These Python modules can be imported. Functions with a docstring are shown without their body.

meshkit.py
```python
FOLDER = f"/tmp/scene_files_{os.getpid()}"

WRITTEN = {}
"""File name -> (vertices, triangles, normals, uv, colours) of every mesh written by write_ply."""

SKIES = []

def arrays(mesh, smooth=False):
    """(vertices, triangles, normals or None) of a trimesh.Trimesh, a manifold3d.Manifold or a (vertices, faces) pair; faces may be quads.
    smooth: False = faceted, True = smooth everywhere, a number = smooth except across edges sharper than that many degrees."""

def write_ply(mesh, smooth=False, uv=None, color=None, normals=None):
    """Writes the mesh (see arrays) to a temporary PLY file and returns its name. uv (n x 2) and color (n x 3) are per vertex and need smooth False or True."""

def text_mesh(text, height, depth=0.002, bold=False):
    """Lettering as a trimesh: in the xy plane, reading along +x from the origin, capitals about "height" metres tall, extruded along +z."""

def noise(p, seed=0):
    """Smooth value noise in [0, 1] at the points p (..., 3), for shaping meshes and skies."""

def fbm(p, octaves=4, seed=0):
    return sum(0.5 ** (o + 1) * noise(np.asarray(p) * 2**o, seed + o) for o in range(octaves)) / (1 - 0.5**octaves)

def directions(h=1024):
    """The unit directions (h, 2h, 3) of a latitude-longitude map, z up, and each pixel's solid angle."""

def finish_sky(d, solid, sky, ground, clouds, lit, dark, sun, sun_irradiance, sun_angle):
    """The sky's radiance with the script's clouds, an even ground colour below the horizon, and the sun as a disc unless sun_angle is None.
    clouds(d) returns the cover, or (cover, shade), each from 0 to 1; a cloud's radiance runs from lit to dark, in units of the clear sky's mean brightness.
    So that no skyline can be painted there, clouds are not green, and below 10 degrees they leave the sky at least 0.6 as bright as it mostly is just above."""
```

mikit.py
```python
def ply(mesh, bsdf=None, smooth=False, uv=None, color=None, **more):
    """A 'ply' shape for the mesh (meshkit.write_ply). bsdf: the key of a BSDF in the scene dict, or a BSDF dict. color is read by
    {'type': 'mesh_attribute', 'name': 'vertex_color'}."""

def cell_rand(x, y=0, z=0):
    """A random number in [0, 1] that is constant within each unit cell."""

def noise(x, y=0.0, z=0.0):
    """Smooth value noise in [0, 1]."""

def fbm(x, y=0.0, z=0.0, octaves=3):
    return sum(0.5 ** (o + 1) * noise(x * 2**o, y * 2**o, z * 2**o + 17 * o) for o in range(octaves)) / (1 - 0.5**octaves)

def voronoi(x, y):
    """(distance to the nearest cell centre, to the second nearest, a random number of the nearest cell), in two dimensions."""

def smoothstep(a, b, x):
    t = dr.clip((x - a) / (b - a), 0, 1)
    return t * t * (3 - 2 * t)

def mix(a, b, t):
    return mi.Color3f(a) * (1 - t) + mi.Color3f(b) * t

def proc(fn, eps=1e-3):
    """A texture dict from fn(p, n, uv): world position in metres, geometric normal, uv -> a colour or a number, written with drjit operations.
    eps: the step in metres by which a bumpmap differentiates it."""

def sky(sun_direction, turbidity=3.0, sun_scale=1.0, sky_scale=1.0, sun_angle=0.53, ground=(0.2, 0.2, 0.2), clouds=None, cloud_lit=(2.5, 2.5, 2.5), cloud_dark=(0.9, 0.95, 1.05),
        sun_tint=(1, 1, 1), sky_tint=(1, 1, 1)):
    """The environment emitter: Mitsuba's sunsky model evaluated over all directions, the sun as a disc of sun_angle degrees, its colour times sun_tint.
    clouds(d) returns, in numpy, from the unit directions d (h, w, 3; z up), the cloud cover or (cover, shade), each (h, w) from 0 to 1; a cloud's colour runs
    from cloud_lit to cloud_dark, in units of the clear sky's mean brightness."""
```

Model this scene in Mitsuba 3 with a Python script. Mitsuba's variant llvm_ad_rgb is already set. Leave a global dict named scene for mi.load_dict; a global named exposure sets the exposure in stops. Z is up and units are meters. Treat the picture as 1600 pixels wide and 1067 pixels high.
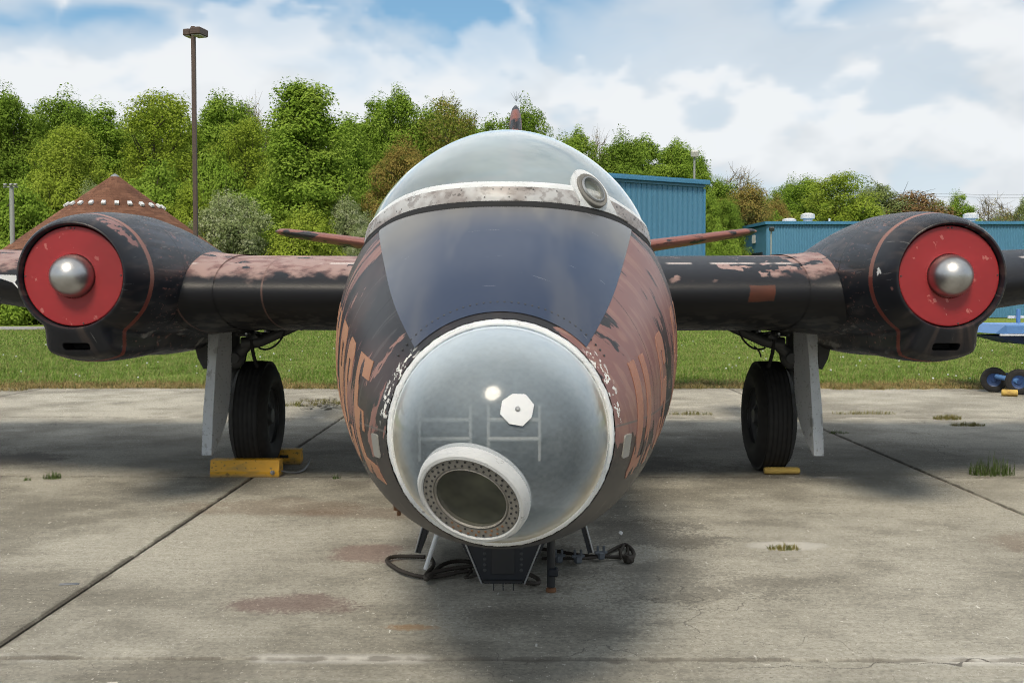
import math, random
import numpy as np, trimesh, drjit as dr, mitsuba as mi
import manifold3d as m3
from scipy.interpolate import PchipInterpolator as PCHIP
from shapely.geometry import Polygon, box as sbox
from shapely.ops import unary_union
import mikit, meshkit
from mikit import proc, ply, noise, fbm, smoothstep, mix

T = mi.ScalarTransform4f
PI = math.pi
rnd = random.Random(7)
rng = np.random.default_rng(11)
scene, labels = {}, {}

# ------------------------------------------------------------------ camera, sky, exposure
FPX = 1650.0                               # focal length in pixels of the 1600 px wide photograph
PITCH = math.atan(65.5 / FPX)
YAW = math.atan(12 / FPX * math.cos(PITCH))
EYE = np.array([0.0, 0.0, 1.70])
FWD = np.array([-math.sin(YAW) * math.cos(PITCH), math.cos(YAW) * math.cos(PITCH), -math.sin(PITCH)])
scene['camera'] = {'type': 'perspective', 'fov': math.degrees(2 * math.atan(800 / FPX)), 'fov_axis': 'x', 'near_clip': 0.05, 'far_clip': 6000.0,
                   'to_world': T().look_at(origin=EYE.tolist(), target=(EYE + FWD).tolist(), up=[0, 0, 1])}
exposure = 1.22


def cloud_cover(d):
    az, el = np.degrees(np.arctan2(d[..., 0], d[..., 1])), np.degrees(np.arcsin(d[..., 2]))
    q = d * np.array([4.2, 4.2, 6.6]) + np.array([4.0, 1.0, 2.0])
    w = np.stack([meshkit.fbm(q * .9 + o, 3, 5 + int(o)) for o in (0, 9, 18)], -1) - .5
    qq = q + w * 0.55
    n = .62 * meshkit.fbm(qq, 6, 3) + .38 * (1 - np.abs(2 * meshkit.fbm(qq * 1.9 + 5, 6, 13) - 1))
    q2 = qq + np.array([-.05, -.05, .24])
    n_sun = .62 * meshkit.fbm(q2, 6, 3) + .38 * (1 - np.abs(2 * meshkit.fbm(q2 * 1.9 + 5, 6, 13) - 1))   # the deck a little way towards the light
    fine = meshkit.fbm(qq * 3.4 + 2.7, 6, 9)
    w = w[..., 0]
    gap = np.zeros_like(n)                 # openings in the cloud deck, edges broken up by the same noise
    for a, e, ra, re, s in [(-3.0, 15.5, 6.5, 2.6, 1.0), (-13.5, 15.5, 6.0, 1.6, 0.75), (-23.0, 13.6, 3.2, 0.9, .8), (15.0, 15.0, 2.5, 1.0, .6), (-10.0, 12.6, 4.0, .7, .5),
                            (48, 22, 14, 6, .9), (-60, 25, 16, 7, .9), (110, 20, 20, 7, .9), (-130, 24, 18, 8, .9), (170, 30, 20, 8, .9), (20, 40, 14, 8, .9), (-30, 55, 12, 8, .9)]:
        u = ((az - a + 180) % 360 - 180) / ra + (fine - .5) * 3.2 + w * 1.6
        v = (el - e) / re + (n - .5) * 3.0 + (fine - .5) * 2.6
        gap = np.maximum(gap, s * np.exp(-(u * u + v * v)))
    puff = np.clip((n + .22 * (fine - .5) - .575) / .075, 0, 1)
    puff = puff * puff * (3 - 2 * puff)
    cover = np.clip((.76 + .24 * puff) - gap * (.95 - .40 * puff), 0, .98)
    shade = np.clip(.52 - .34 * puff + 4.2 * (n_sun - n) * (.3 + puff) + .55 * (fine - .5) + .18 * np.clip(np.sin(np.radians(az)) * 2, -.5, 1), 0, 1)
    return cover, shade


SUN = np.array([-0.15, -0.80, 0.92])
scene['sky'] = mikit.sky(SUN.tolist(), turbidity=3, sun_angle=15.0, sun_scale=0.90, sun_tint=(.94, 1, 1.06), clouds=cloud_cover, cloud_lit=(2.5, 2.57, 2.62), cloud_dark=(1.9, 2.03, 2.14), sky_scale=1.42, sky_tint=(1.10, 1.26, 1.14))
labels['sky'] = {'kind': 'structure'}

# ------------------------------------------------------------------ helpers


def back(px, py, Y):
    """The point of the place that the photograph shows at a pixel, given its distance ahead of the camera."""
    R = np.array([math.cos(YAW), math.sin(YAW), 0]); U = np.cross(R, FWD)
    d = FWD + (px - 800) / FPX * R - (py - 533.5) / FPX * U
    return EYE + d * (Y / d[1])


def on_ground(px, py, z=0.0):
    R = np.array([math.cos(YAW), math.sin(YAW), 0]); U = np.cross(R, FWD)
    d = FWD + (px - 800) / FPX * R - (py - 533.5) / FPX * U
    return EYE + d * ((z - EYE[2]) / d[2])


def free(key):
    if key not in scene and key not in labels and not any(k.startswith(key + '__') for k in (scene if key.count('__') < 1 else ())):
        return key
    i = 1
    while f'{key}_{i:03d}' in scene or f'{key}_{i:03d}' in labels:
        i += 1
    return f'{key}_{i:03d}'


def thing(name, label, cat, group=None):
    key = name
    i = 0
    while key in labels or key in scene:
        i += 1
        key = f'{name}_{i:03d}'
    labels[key] = {'label': label, 'category': cat}
    if group:
        labels[key]['group'] = group
    return key


_used = {}


def part(parent, name, mesh, bsdf, smooth=False, label=None, kind=None, **kw):
    base = parent + '__' + name
    n = _used.get(base, 0)
    _used[base] = n + 1
    key = base if n == 0 else f'{base}_{n:03d}'
    scene[key] = mesh if isinstance(mesh, dict) else ply(mesh, bsdf, smooth=smooth, **kw)
    if label or kind:
        labels[key] = {}
        if label: labels[key]['label'] = label
        if kind: labels[key]['kind'] = kind
    return key


def struct(key, mesh, bsdf, smooth=False):
    scene[key] = ply(mesh, bsdf, smooth=smooth)
    labels[key] = {'kind': 'structure'}
    return key


def cat(*ms):
    ms = [m for m in ms if m is not None]
    return trimesh.util.concatenate(ms)


def TM(v, f):
    f = np.asarray(f, int)
    if f.shape[1] == 4:
        f = np.vstack([f[:, [0, 1, 2]], f[:, [0, 2, 3]]])
    return trimesh.Trimesh(np.asarray(v, float), f, process=False)


def bx(c, s, bev=0.004, rot=None):
    """A chamfered box: centre, size."""
    s = np.asarray(s, float) / 2
    b = min(bev, s.min() * .45)
    pts = []
    for i in range(3):
        for sg in np.ndindex(2, 2, 2):
            p = (np.array(sg) * 2 - 1) * s
            for j in range(3):
                if j != i:
                    p[j] -= math.copysign(b, p[j])
            pts.append(p)
    m = m3.Manifold.hull_points(np.array(pts)).to_mesh()
    v = m.vert_properties[:, :3].astype(float)
    if rot is not None:
        v = v @ np.asarray(rot).T
    return TM(v + np.asarray(c), m.tri_verts)


def hull(pts):
    m = m3.Manifold.hull_points(np.asarray(pts, float)).to_mesh()
    return TM(m.vert_properties[:, :3], m.tri_verts)


def rz(a):
    c, s = math.cos(a), math.sin(a)
    return np.array([[c, -s, 0], [s, c, 0], [0, 0, 1.0]])


def rx(a):
    c, s = math.cos(a), math.sin(a)
    return np.array([[1, 0, 0], [0, c, -s], [0, s, c]])


def ry(a):
    c, s = math.cos(a), math.sin(a)
    return np.array([[c, 0, s], [0, 1, 0], [-s, 0, c]])


def frame_of(n, up=(0, 0, 1)):
    n = np.asarray(n, float) / np.linalg.norm(n)
    a = np.cross(up, n)
    if np.linalg.norm(a) < 1e-6: a = np.array([1.0, 0, 0])
    a /= np.linalg.norm(a)
    return np.stack([a, np.cross(n, a), n], 1)      # columns: right, up, normal


def grid(P, closed_u=False, cap0=False, cap1=False):
    """Rows of points (n, m, 3) as a mesh; closed_u joins the ends of each row."""
    n, m = P.shape[:2]
    i, j = np.meshgrid(np.arange(n - 1), np.arange(m if closed_u else m - 1), indexing='ij')
    k = (j + 1) % m
    q = np.stack([i * m + j, i * m + k, (i + 1) * m + k, (i + 1) * m + j], -1).reshape(-1, 4)
    v, f = P.reshape(-1, 3), np.vstack([q[:, [0, 1, 2]], q[:, [0, 2, 3]]])
    for on, row, flip in ((cap0, 0, True), (cap1, n - 1, False)):
        if on:
            c = len(v)
            v = np.vstack([v, P[row].mean(0)])
            a = row * m + np.arange(m); b = row * m + (np.arange(m) + 1) % m
            t = np.stack([a, b, np.full(m, c)], 1)
            f = np.vstack([f, t[:, ::-1] if flip else t])
    return TM(v, f)


def tube(pts, r, sides=10, caps=True):
    p = np.asarray(pts, float)
    r = np.broadcast_to(np.asarray(r, float), (len(p),))
    t = np.gradient(p, axis=0)
    t /= np.linalg.norm(t, axis=1, keepdims=True) + 1e-12
    a = np.cross(t[0], [0, 0, 1.0] if abs(t[0][2]) < .9 else [1.0, 0, 0]); a /= np.linalg.norm(a)
    rows = []
    th = np.arange(sides) * 2 * PI / sides
    for k in range(len(p)):
        a = a - t[k] * (a @ t[k]); a /= np.linalg.norm(a) + 1e-12
        b = np.cross(t[k], a)
        rows.append(p[k] + r[k] * (np.cos(th)[:, None] * a + np.sin(th)[:, None] * b))
    return grid(np.array(rows), True, caps, caps)


def spline(pts, n=40):
    p = np.asarray(pts, float)
    s = np.concatenate([[0], np.cumsum(np.linalg.norm(np.diff(p, axis=0), axis=1))])
    from scipy.interpolate import CubicSpline
    return CubicSpline(s, p)(np.linspace(0, s[-1], n))


def lathe(prof, axis_o, R, sides=48, cap0=False, cap1=False):
    """prof: (radius, height) rows turned round the third column of R at axis_o."""
    th = np.arange(sides) * 2 * PI / sides
    rows = [np.stack([r * np.cos(th), r * np.sin(th), np.full(sides, h)], 1) for r, h in prof]
    return grid(np.array(rows) @ R.T + np.asarray(axis_o), True, cap0, cap1)


def ext(poly, depth):
    return trimesh.creation.extrude_polygon(poly, depth, engine='earcut')


def place(m, R=None, t=(0, 0, 0)):
    m = m.copy()
    v = m.vertices if R is None else m.vertices @ np.asarray(R).T
    m.vertices = v + np.asarray(t)
    return m


# ------------------------------------------------------------------ materials
def plain(name, col, rough=.5, metal=0.0, spec=.5, **kw):
    scene[name] = {'type': 'twosided', 'bsdf': {'type': 'principled', 'base_color': {'type': 'rgb', 'value': list(col)}, 'roughness': rough, 'metallic': metal, 'specular': spec, **kw}}
    return name


def painted(name, fn, rough=.5, spec=.5, bump=None, bump_scale=1.0, eps=2e-3, **kw):
    b = {'type': 'principled', 'base_color': proc(fn), 'roughness': rough, 'specular': spec, **kw}
    if bump is not None:
        b = {'type': 'bumpmap', 'arbitrary': proc(bump, eps), 'scale': bump_scale, 'bsdf': b}
    scene[name] = {'type': 'twosided', 'bsdf': b}
    return name


X0 = -0.071                                     # the aircraft's centre line
BLACK, PRIMER, PRIMER2 = (.012, .013, .017), (.185, .092, .084), (.25, .14, .115)


def fus_paint(p):
    x, y, z = p.x - X0, p.y, p.z
    zc = 1.2 + .075 * (dr.minimum(y, 9.0) - 3.94)
    th = dr.atan2(z - zc, x)
    side = dr.select(x > 0, 1.0, 0.0)
    ath = dr.select(x > 0, th, dr.select(th > 0, PI - th, -PI - th))
    s = y + dr.select(x > 0, .35, .30) * ath * .5
    n = fbm(s * 7.0, ath * 1.5 + 3 * side, 1.5, 4)
    n2 = fbm(s * 26.0, ath * 5.0, 4.0 + side, 3)
    big = fbm(s * 2.2 + 8, ath * 1.1, 7.3 + side, 2)
    n3 = fbm(s * 60.0, ath * 9.0, 6.0 + side, 3)
    v = n * .50 + n2 * .24 + big * .34 + n3 * .12
    # the viewer's right flank has lost most of its black between seam and glare panel
    zone = smoothstep(-.12, .05, ath) * smoothstep(1.15, .75, ath) * side * smoothstep(6.2, 4.6, y)
    thr = .665 - .160 * zone - .028 * (1 - side) - .0 * side + .12 * smoothstep(.05, -.5, ath)
    pk = smoothstep(thr - .006, thr + .010, v)
    col = mix(BLACK, PRIMER, pk)
    col = mix(col, PRIMER2, pk * smoothstep(.5, .75, n2) * .7)
    faded = mix((.036, .033, .032), (.020, .020, .024), fbm(x * 6, y * 6, z * 6, 3))
    col = mix(faded, col, dr.maximum(pk, .45))
    dusty = smoothstep(.40, .68, fbm(s * 3.1, ath * 2.6, 12 + side, 4)) * smoothstep(-.45, -.05, ath)
    col = mix(col, (.085, .052, .048), dusty * (1 - pk) * .40)
    rough_light = smoothstep(.70, .76, fbm(s * 40, ath * 3, 2.2, 3)) * .5
    col = mix(col, (.30, .28, .27), rough_light * .16)
    # chipped white around the nose frame and the lap seam along the flank
    rr = dr.sqrt(x * x + dr.square(z - 1.2))
    chip = smoothstep(4.012, 3.99, y) * smoothstep(.53, .57, fbm(th * 22, y * 70, 3.1, 4)) * smoothstep(.02, .16, ath) * smoothstep(.82, .70, ath) * smoothstep(.38, .46, fbm(th * 60, y * 160, 8.1, 2))
    col = mix(col, (.62, .62, .60), chip)
    seam = smoothstep(.006, .002, dr.abs(z - (1.205 + .02 * side))) * smoothstep(6.6, 6.2, y)
    col = mix(col, (.10, .10, .10), seam * .7)
    for yy in (4.42, 5.35, 6.7, 8.3, 11.0, 14.0):
        col = mix(col, (.008, .008, .008), smoothstep(.006, .002, dr.abs(y - yy)) * .6)
    return col, pk


painted('paint_fuselage', lambda p, n, uv: fus_paint(p)[0], rough=.40, spec=.35)


def letter_paint(p):
    base, pk = fus_paint(p)
    w = fbm(p.x * 14, p.y * 14, p.z * 5, 4)
    keep = smoothstep(.66, .60, w)
    c = mix((.36, .19, .11), (.31, .145, .092), fbm(p.y * 9, p.z * 9, 3, 3))
    c = mix(c, (.285, .125, .088), dr.select(p.x > X0, .75, 0.0))
    return mix(base, c, keep * .95)


painted('paint_letter', lambda p, n, uv: letter_paint(p), rough=.5)


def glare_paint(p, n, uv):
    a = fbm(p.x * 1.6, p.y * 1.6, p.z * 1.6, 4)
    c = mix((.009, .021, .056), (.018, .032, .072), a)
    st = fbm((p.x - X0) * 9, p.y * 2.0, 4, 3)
    c = mix(c, (.13, .128, .125), dr.clip(smoothstep(.45, .85, st) * .25 + smoothstep(4.70, 5.12, p.y + .35 * (a - .5)) * .75 + .45 * smoothstep(-.30, -.55, p.x) * a, 0, 1))  # greyer top and left edge: sky reflection put into the colour
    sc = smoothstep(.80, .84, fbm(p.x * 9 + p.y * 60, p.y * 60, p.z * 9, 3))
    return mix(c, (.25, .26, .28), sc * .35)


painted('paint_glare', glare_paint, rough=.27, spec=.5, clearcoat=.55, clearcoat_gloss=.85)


def wing_paint(p, n, uv):
    x, y, z = p.x - X0, p.y, p.z
    ax = dr.abs(x)
    zm = 1.76 + .05 * dr.maximum(ax - 3.2, 0)
    h = z - zm
    q = fbm(x * 2.2, y * 2.6, z * 5, 5)
    q2 = fbm(x * 9, y * 9, z * 9, 4)
    left = dr.select(x < 0, 1.0, 0.0)
    thr = .56 - .13 * left + .10 * smoothstep(2.6, 2.8, ax) * (1 - left) - .12 * (1 - left) * smoothstep(1.9, 2.4, ax) * smoothstep(3.1, 2.8, ax) + .03 * (1 - left)
    q3 = fbm(x * 26, y * 26, z * 26, 3)
    v = q * .56 + q2 * .30 + q3 * .14
    pk = smoothstep(thr - .005, thr + .008, v) * smoothstep(.10, .22, h + .22 * (q2 - .5) + .08 * (q3 - .5))
    c = mix(BLACK, mix((.20, .105, .092), (.30, .20, .18), smoothstep(.40, .65, q2)), pk)
    # scraped-through primer band near the leading edge highlight and a bare streak
    c = mix(c, (.50, .44, .42), smoothstep(.012, .004, dr.abs(h - .243)) * smoothstep(.48, .60, fbm(x * 5, 2, 1, 3)) * .75)
    c = mix(c, (.055, .053, .05), smoothstep(-.12, -.28, h) * smoothstep(.45, .62, q2) * .8)
    for xx in (1.05, 2.02, 2.72):
        c = mix(c, (.16, .09, .075), smoothstep(.010, .004, dr.abs(ax - xx)) * .6 * left)
    # rusty-red patch on the viewer's right panel
    r2 = dr.maximum(dr.abs(x - 2.03) / .105, dr.abs(h + .01) / .065)
    c = mix(c, mix((.11, .036, .022), (.05, .02, .016), q2), smoothstep(1.03, .97, r2 + (q2 - .5) * .35) * smoothstep(10.5, 9.5, y))
    root = smoothstep(1.02, .92, ax) * left * smoothstep(-.02, .05, h)
    return mix(c, (.24, .095, .07), root * smoothstep(.42, .5, q2))


painted('paint_wing', wing_paint, rough=.44, spec=.28)


def nacelle_paint(p, n, uv):
    x, y, z = p.x - X0, p.y, p.z
    sx = dr.select(x > 0, 1.0, -1.0)
    cx = sx * 3.19
    th = dr.atan2(z - 1.87, (x - cx))
    q = fbm(y * 3.0, th * 3.5, 1.2 + sx, 4)
    st = fbm(y * 4 + th * .6, th * 1.2 + y * 6, 4 + sx, 4)
    c = mix((.010, .011, .015), (.022, .024, .031), q)
    c = mix(c, (.040, .048, .068), smoothstep(.48, .72, fbm(y * 1.5, th * 11 + y * 2, 9 + sx, 4)) * smoothstep(8.0, 8.2, y) * smoothstep(-.3, .4, th) * .9)  # bluish sky sheen on the cowl's upper half, painted in as streaks
    c = mix(c, (.20, .095, .075), smoothstep(.735, .76, fbm(y * 26, th * 30, 8 + sx, 3)) * smoothstep(8.05, 8.2, y) * .8)
    c = mix(c, (.20, .20, .20), smoothstep(.80, .83, fbm(y * 3 + th * 8, th * 40 - y * 9, 2 + sx, 3)) * .5)
    c = mix(c, (.10, .075, .065), smoothstep(.50, .85, fbm(y * 3, th * 7 - y * 2, 3 + sx, 5)) * .45)
    c = mix(c, PRIMER, smoothstep(.76, .80, fbm(x * 9, y * 7, z * 9, 5)) * .7)
    c = mix(c, (.34, .33, .31), smoothstep(.66, .80, fbm(y * 5 - th * 7, th * 10, 7 - sx, 5)) * smoothstep(-.2, -.7, th) * smoothstep(8.1, 8.4, y) * .5)
    # painted ring at the cowl joint
    yr = y - (7.975 + .012 * noise(th * 4, 1, 2))
    c = mix(c, mix((.29, .135, .10), (.22, .095, .075), q), smoothstep(.034, .028, dr.abs(yr)) * smoothstep(.18, .26, q + .02))
    c = mix(c, (.13, .016, .012), smoothstep(.034, .028, dr.abs(yr)) * smoothstep(.02, -.4, th) * .75)
    # worn primer patch on top of the left cowl, a white scuff on the right one
    a = smoothstep(1.0, .75, dr.square((y - 7.86) / .10) + dr.square((th - .95) / .42) + (st - .5) * 1.6) * dr.select(x < 0, 1.0, 0.0)
    c = mix(c, (.23, .115, .105), a * smoothstep(.36, .48, fbm(y * 20, th * 14, 2, 3)))
    b = smoothstep(1.0, .7, dr.square((y - 7.86) / .035) + dr.square((th - 3.05) / .07) + (fbm(y * 40, th * 22, 3, 3) - .5) * 2.4) * dr.select(x > 0, 1.0, 0.0)
    c = mix(c, (.62, .62, .62), b)
    for yy in (8.62, 9.3, 9.42, 10.4):
        c = mix(c, (.003, .003, .003), smoothstep(.012, .006, dr.abs(y - yy)))
    c = mix(c, (.11, .085, .075), smoothstep(.008, .003, dr.abs(z - 1.93)) * smoothstep(8.05, 8.1, y) * .6)
    return c


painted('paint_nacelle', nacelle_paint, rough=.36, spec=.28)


def tail_paint(p, n, uv):
    q = fbm(p.x * 3, p.y * 3, p.z * 5, 5)
    return mix(BLACK, (.20, .075, .06), smoothstep(.40, .46, q))


painted('paint_tail', tail_paint, rough=.45)


def white_paint(p, n, uv):
    a = fbm(p.x * 7, p.y * 7, p.z * 7, 4)
    c = mix((.72, .72, .71), (.56, .55, .53), smoothstep(.45, .7, a))
    sp = smoothstep(.68, .73, fbm(p.x * 46, p.y * 46, p.z * 46, 3))
    return mix(c, (.10, .09, .085), sp * .85)


painted('paint_white_worn', white_paint, rough=.5)


def frame_paint(p, n, uv):
    a = fbm(p.x * 6, p.y * 6, p.z * 6, 4)
    c = mix((.45, .455, .465), (.27, .245, .24), smoothstep(.36, .60, a))
    c = mix(c, (.16, .14, .135), smoothstep(.54, .66, fbm(p.x * 26, p.y * 26, p.z * 30, 4)) * .6)
    sp = smoothstep(.63, .68, fbm(p.x * 55, p.y * 55, p.z * 60, 3)) * smoothstep(.48, .62, a + .03)
    c = mix(c, (.06, .055, .05), sp * .85)
    return c


painted('paint_frame', frame_paint, rough=.42, spec=.5)


def crazed(p, n, uv):
    a = fbm(p.x * 9, p.y * 9, p.z * 9, 3)
    c = mix((.66, .68, .70), (.52, .54, .56), a)
    q = p + mi.Vector3f(1, 2, 3)
    w1 = dr.abs(fbm(q.x * 42, q.y * 42, q.z * 42, 3) - .5)
    return mix(c, (.18, .18, .18), smoothstep(.012, .003, w1) * smoothstep(.45, .6, a) * .8)


painted('paint_crazed', crazed, rough=.55)
painted('paint_crazed_grey', lambda p, n, uv: crazed(p, n, uv) * .74, rough=.6)


def cover_red(p, n, uv):
    a = fbm(p.x * 4, p.y * 4, p.z * 4, 4)
    c = mix((.285, .017, .022), (.235, .013, .017), a)
    sc = smoothstep(.735, .78, fbm(p.x * 22 + p.z * 8, 3.0, p.z * 13, 4))
    c = mix(c, (.55, .22, .20), sc * .45)
    return mix(c, (.16, .012, .014), smoothstep(.55, .75, fbm(p.x * 2, 5, p.z * 2, 3)) * .35)


painted('paint_red', cover_red, rough=.42)
scene['spinner_metal'] = {'type': 'twosided', 'bsdf': {'type': 'principled', 'base_color': proc(lambda p, n, uv: mix((.56, .56, .57), (.40, .39, .38), fbm(p.x * 14, p.y * 14, p.z * 14, 4))), 'roughness': .36, 'metallic': 1.0}}
plain('lamp_grey', (.22, .22, .21), .35)
plain('steel_grey', (.35, .36, .37), .4, .8)
plain('black_rubber', (.018, .018, .019), .75, spec=.3)
plain('black_metal', (.016, .017, .019), .45)
plain('dark_metal', (.04, .042, .045), .5)
plain('blue_black', (.009, .012, .018), .4)
plain('interior_dark', (.030, .034, .040), .7)
plain('rail_dull', (.46, .47, .46), .5)
plain('rail_pale', (.61, .63, .655), .5)
plain('gap_black', (.006, .006, .007), .8)
plain('rust', (.16, .075, .035), .8)


def tyre_fn(p, n, uv):
    a = fbm(p.x * 20, p.y * 20, p.z * 20, 3)
    return mix((.016, .016, .017), (.030, .029, .028), a)


painted('tyre_rubber', tyre_fn, rough=.7, spec=.3)


def door_fn(p, n, uv):
    a = fbm(p.x * 5, p.y * 5, p.z * 3, 4)
    c = mix((.52, .55, .58), (.40, .43, .46), a)
    c = mix(c, (.22, .22, .22), smoothstep(.62, .70, fbm(p.x * 18, p.y * 18, p.z * 9, 4)) * .6)
    return mix(c, (.2, .2, .2), smoothstep(.70, .74, fbm(p.x * 60, p.y * 60, p.z * 60, 2)) * .6)


painted('door_paint', door_fn, rough=.45)


def yellow_fn(p, n, uv):
    a = fbm(p.x * 6, p.y * 6, p.z * 10, 4)
    c = mix((.72, .38, .012), (.60, .30, .010), a)
    c = mix(c, (.30, .19, .05), smoothstep(.50, .70, fbm(p.x * 9, p.y * 9, p.z * 22, 4)) * .5)
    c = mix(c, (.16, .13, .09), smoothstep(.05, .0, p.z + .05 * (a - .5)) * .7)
    return mix(c, (.16, .10, .03), smoothstep(.66, .70, fbm(p.x * 34, p.y * 34, p.z * 34, 3)) * .8)


painted('chock_yellow', yellow_fn, rough=.5)
painted('chock_pale', lambda p, n, uv: mix((.52, .36, .09), (.38, .24, .07), smoothstep(.4, .7, fbm(p.x * 12, p.y * 12, p.z * 25, 4))), rough=.75)


# hazy acrylic: clear sheet mixed with a weathered, light-scattering skin; the dome's top adds reflected sky
def haze_dome(p, n, uv):
    x, z = p.x - X0, p.z - 1.2
    r = dr.sqrt(x * x + z * z)
    a = fbm(p.x * 5, p.y * 5, p.z * 5, 4)
    c = mix((.46, .57, .68), (.60, .69, .76), a)
    edge = smoothstep(.33, .40, r + (a - .5) * .10) * smoothstep(.34, -.05, z - .18 * x)
    return mix(c, (.56, .45, .24), edge * .75)


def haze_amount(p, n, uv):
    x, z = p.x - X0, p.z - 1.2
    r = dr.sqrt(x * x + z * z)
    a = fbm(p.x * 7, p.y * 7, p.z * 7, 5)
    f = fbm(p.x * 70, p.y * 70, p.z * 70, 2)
    return dr.clip(.165 + .05 * (a - .40) + .07 * (f - .5) + .30 * smoothstep(.26, .40, r) + .20 * smoothstep(-.05, .32, z) + .12 * smoothstep(-.08, -.28, z), .10, .85)  # weathered haze; the extra towards the top imitates reflected sky


def hazy(name, col_fn, w_fn, rough=.18):
    scene[name] = {'type': 'blendbsdf', 'weight': proc(w_fn), 'a': {'type': 'thindielectric', 'int_ior': 1.49},
                   'b': {'type': 'twosided', 'bsdf': {'type': 'principled', 'base_color': proc(col_fn), 'roughness': rough, 'specular': .6}}}


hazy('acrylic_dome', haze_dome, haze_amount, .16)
hazy('acrylic_canopy', lambda p, n, uv: mix((.34, .43, .48), (.52, .60, .64), fbm(p.x * 2.2, p.y * 2.2, p.z * 3.5, 4)),
     lambda p, n, uv: dr.clip(.52 + .5 * (fbm(p.x * 2.5, p.y * 2.5, p.z * 4, 4) - .5) + .25 * smoothstep(2.25, 2.0, p.z), .30, .9), .10)
scene['window_glass'] = {'type': 'blendbsdf', 'weight': proc(lambda p, n, uv: dr.clip(.12 + .5 * (fbm(p.x * 9, p.y * 9, p.z * 9, 4) - .5) + .08, .06, .5)), 'a': {'type': 'thindielectric', 'int_ior': 1.55},
                         'b': {'type': 'twosided', 'bsdf': {'type': 'principled', 'base_color': {'type': 'rgb', 'value': [.19, .20, .13]}, 'roughness': .3}}}


# ------------------------------------------------------------------ ground, pavement, lawn, road
SL_X0, SL_W, SL_Y0, SL_D = -2.56, 6.55, -5.30, 5.12     # the apron's slab grid


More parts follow.
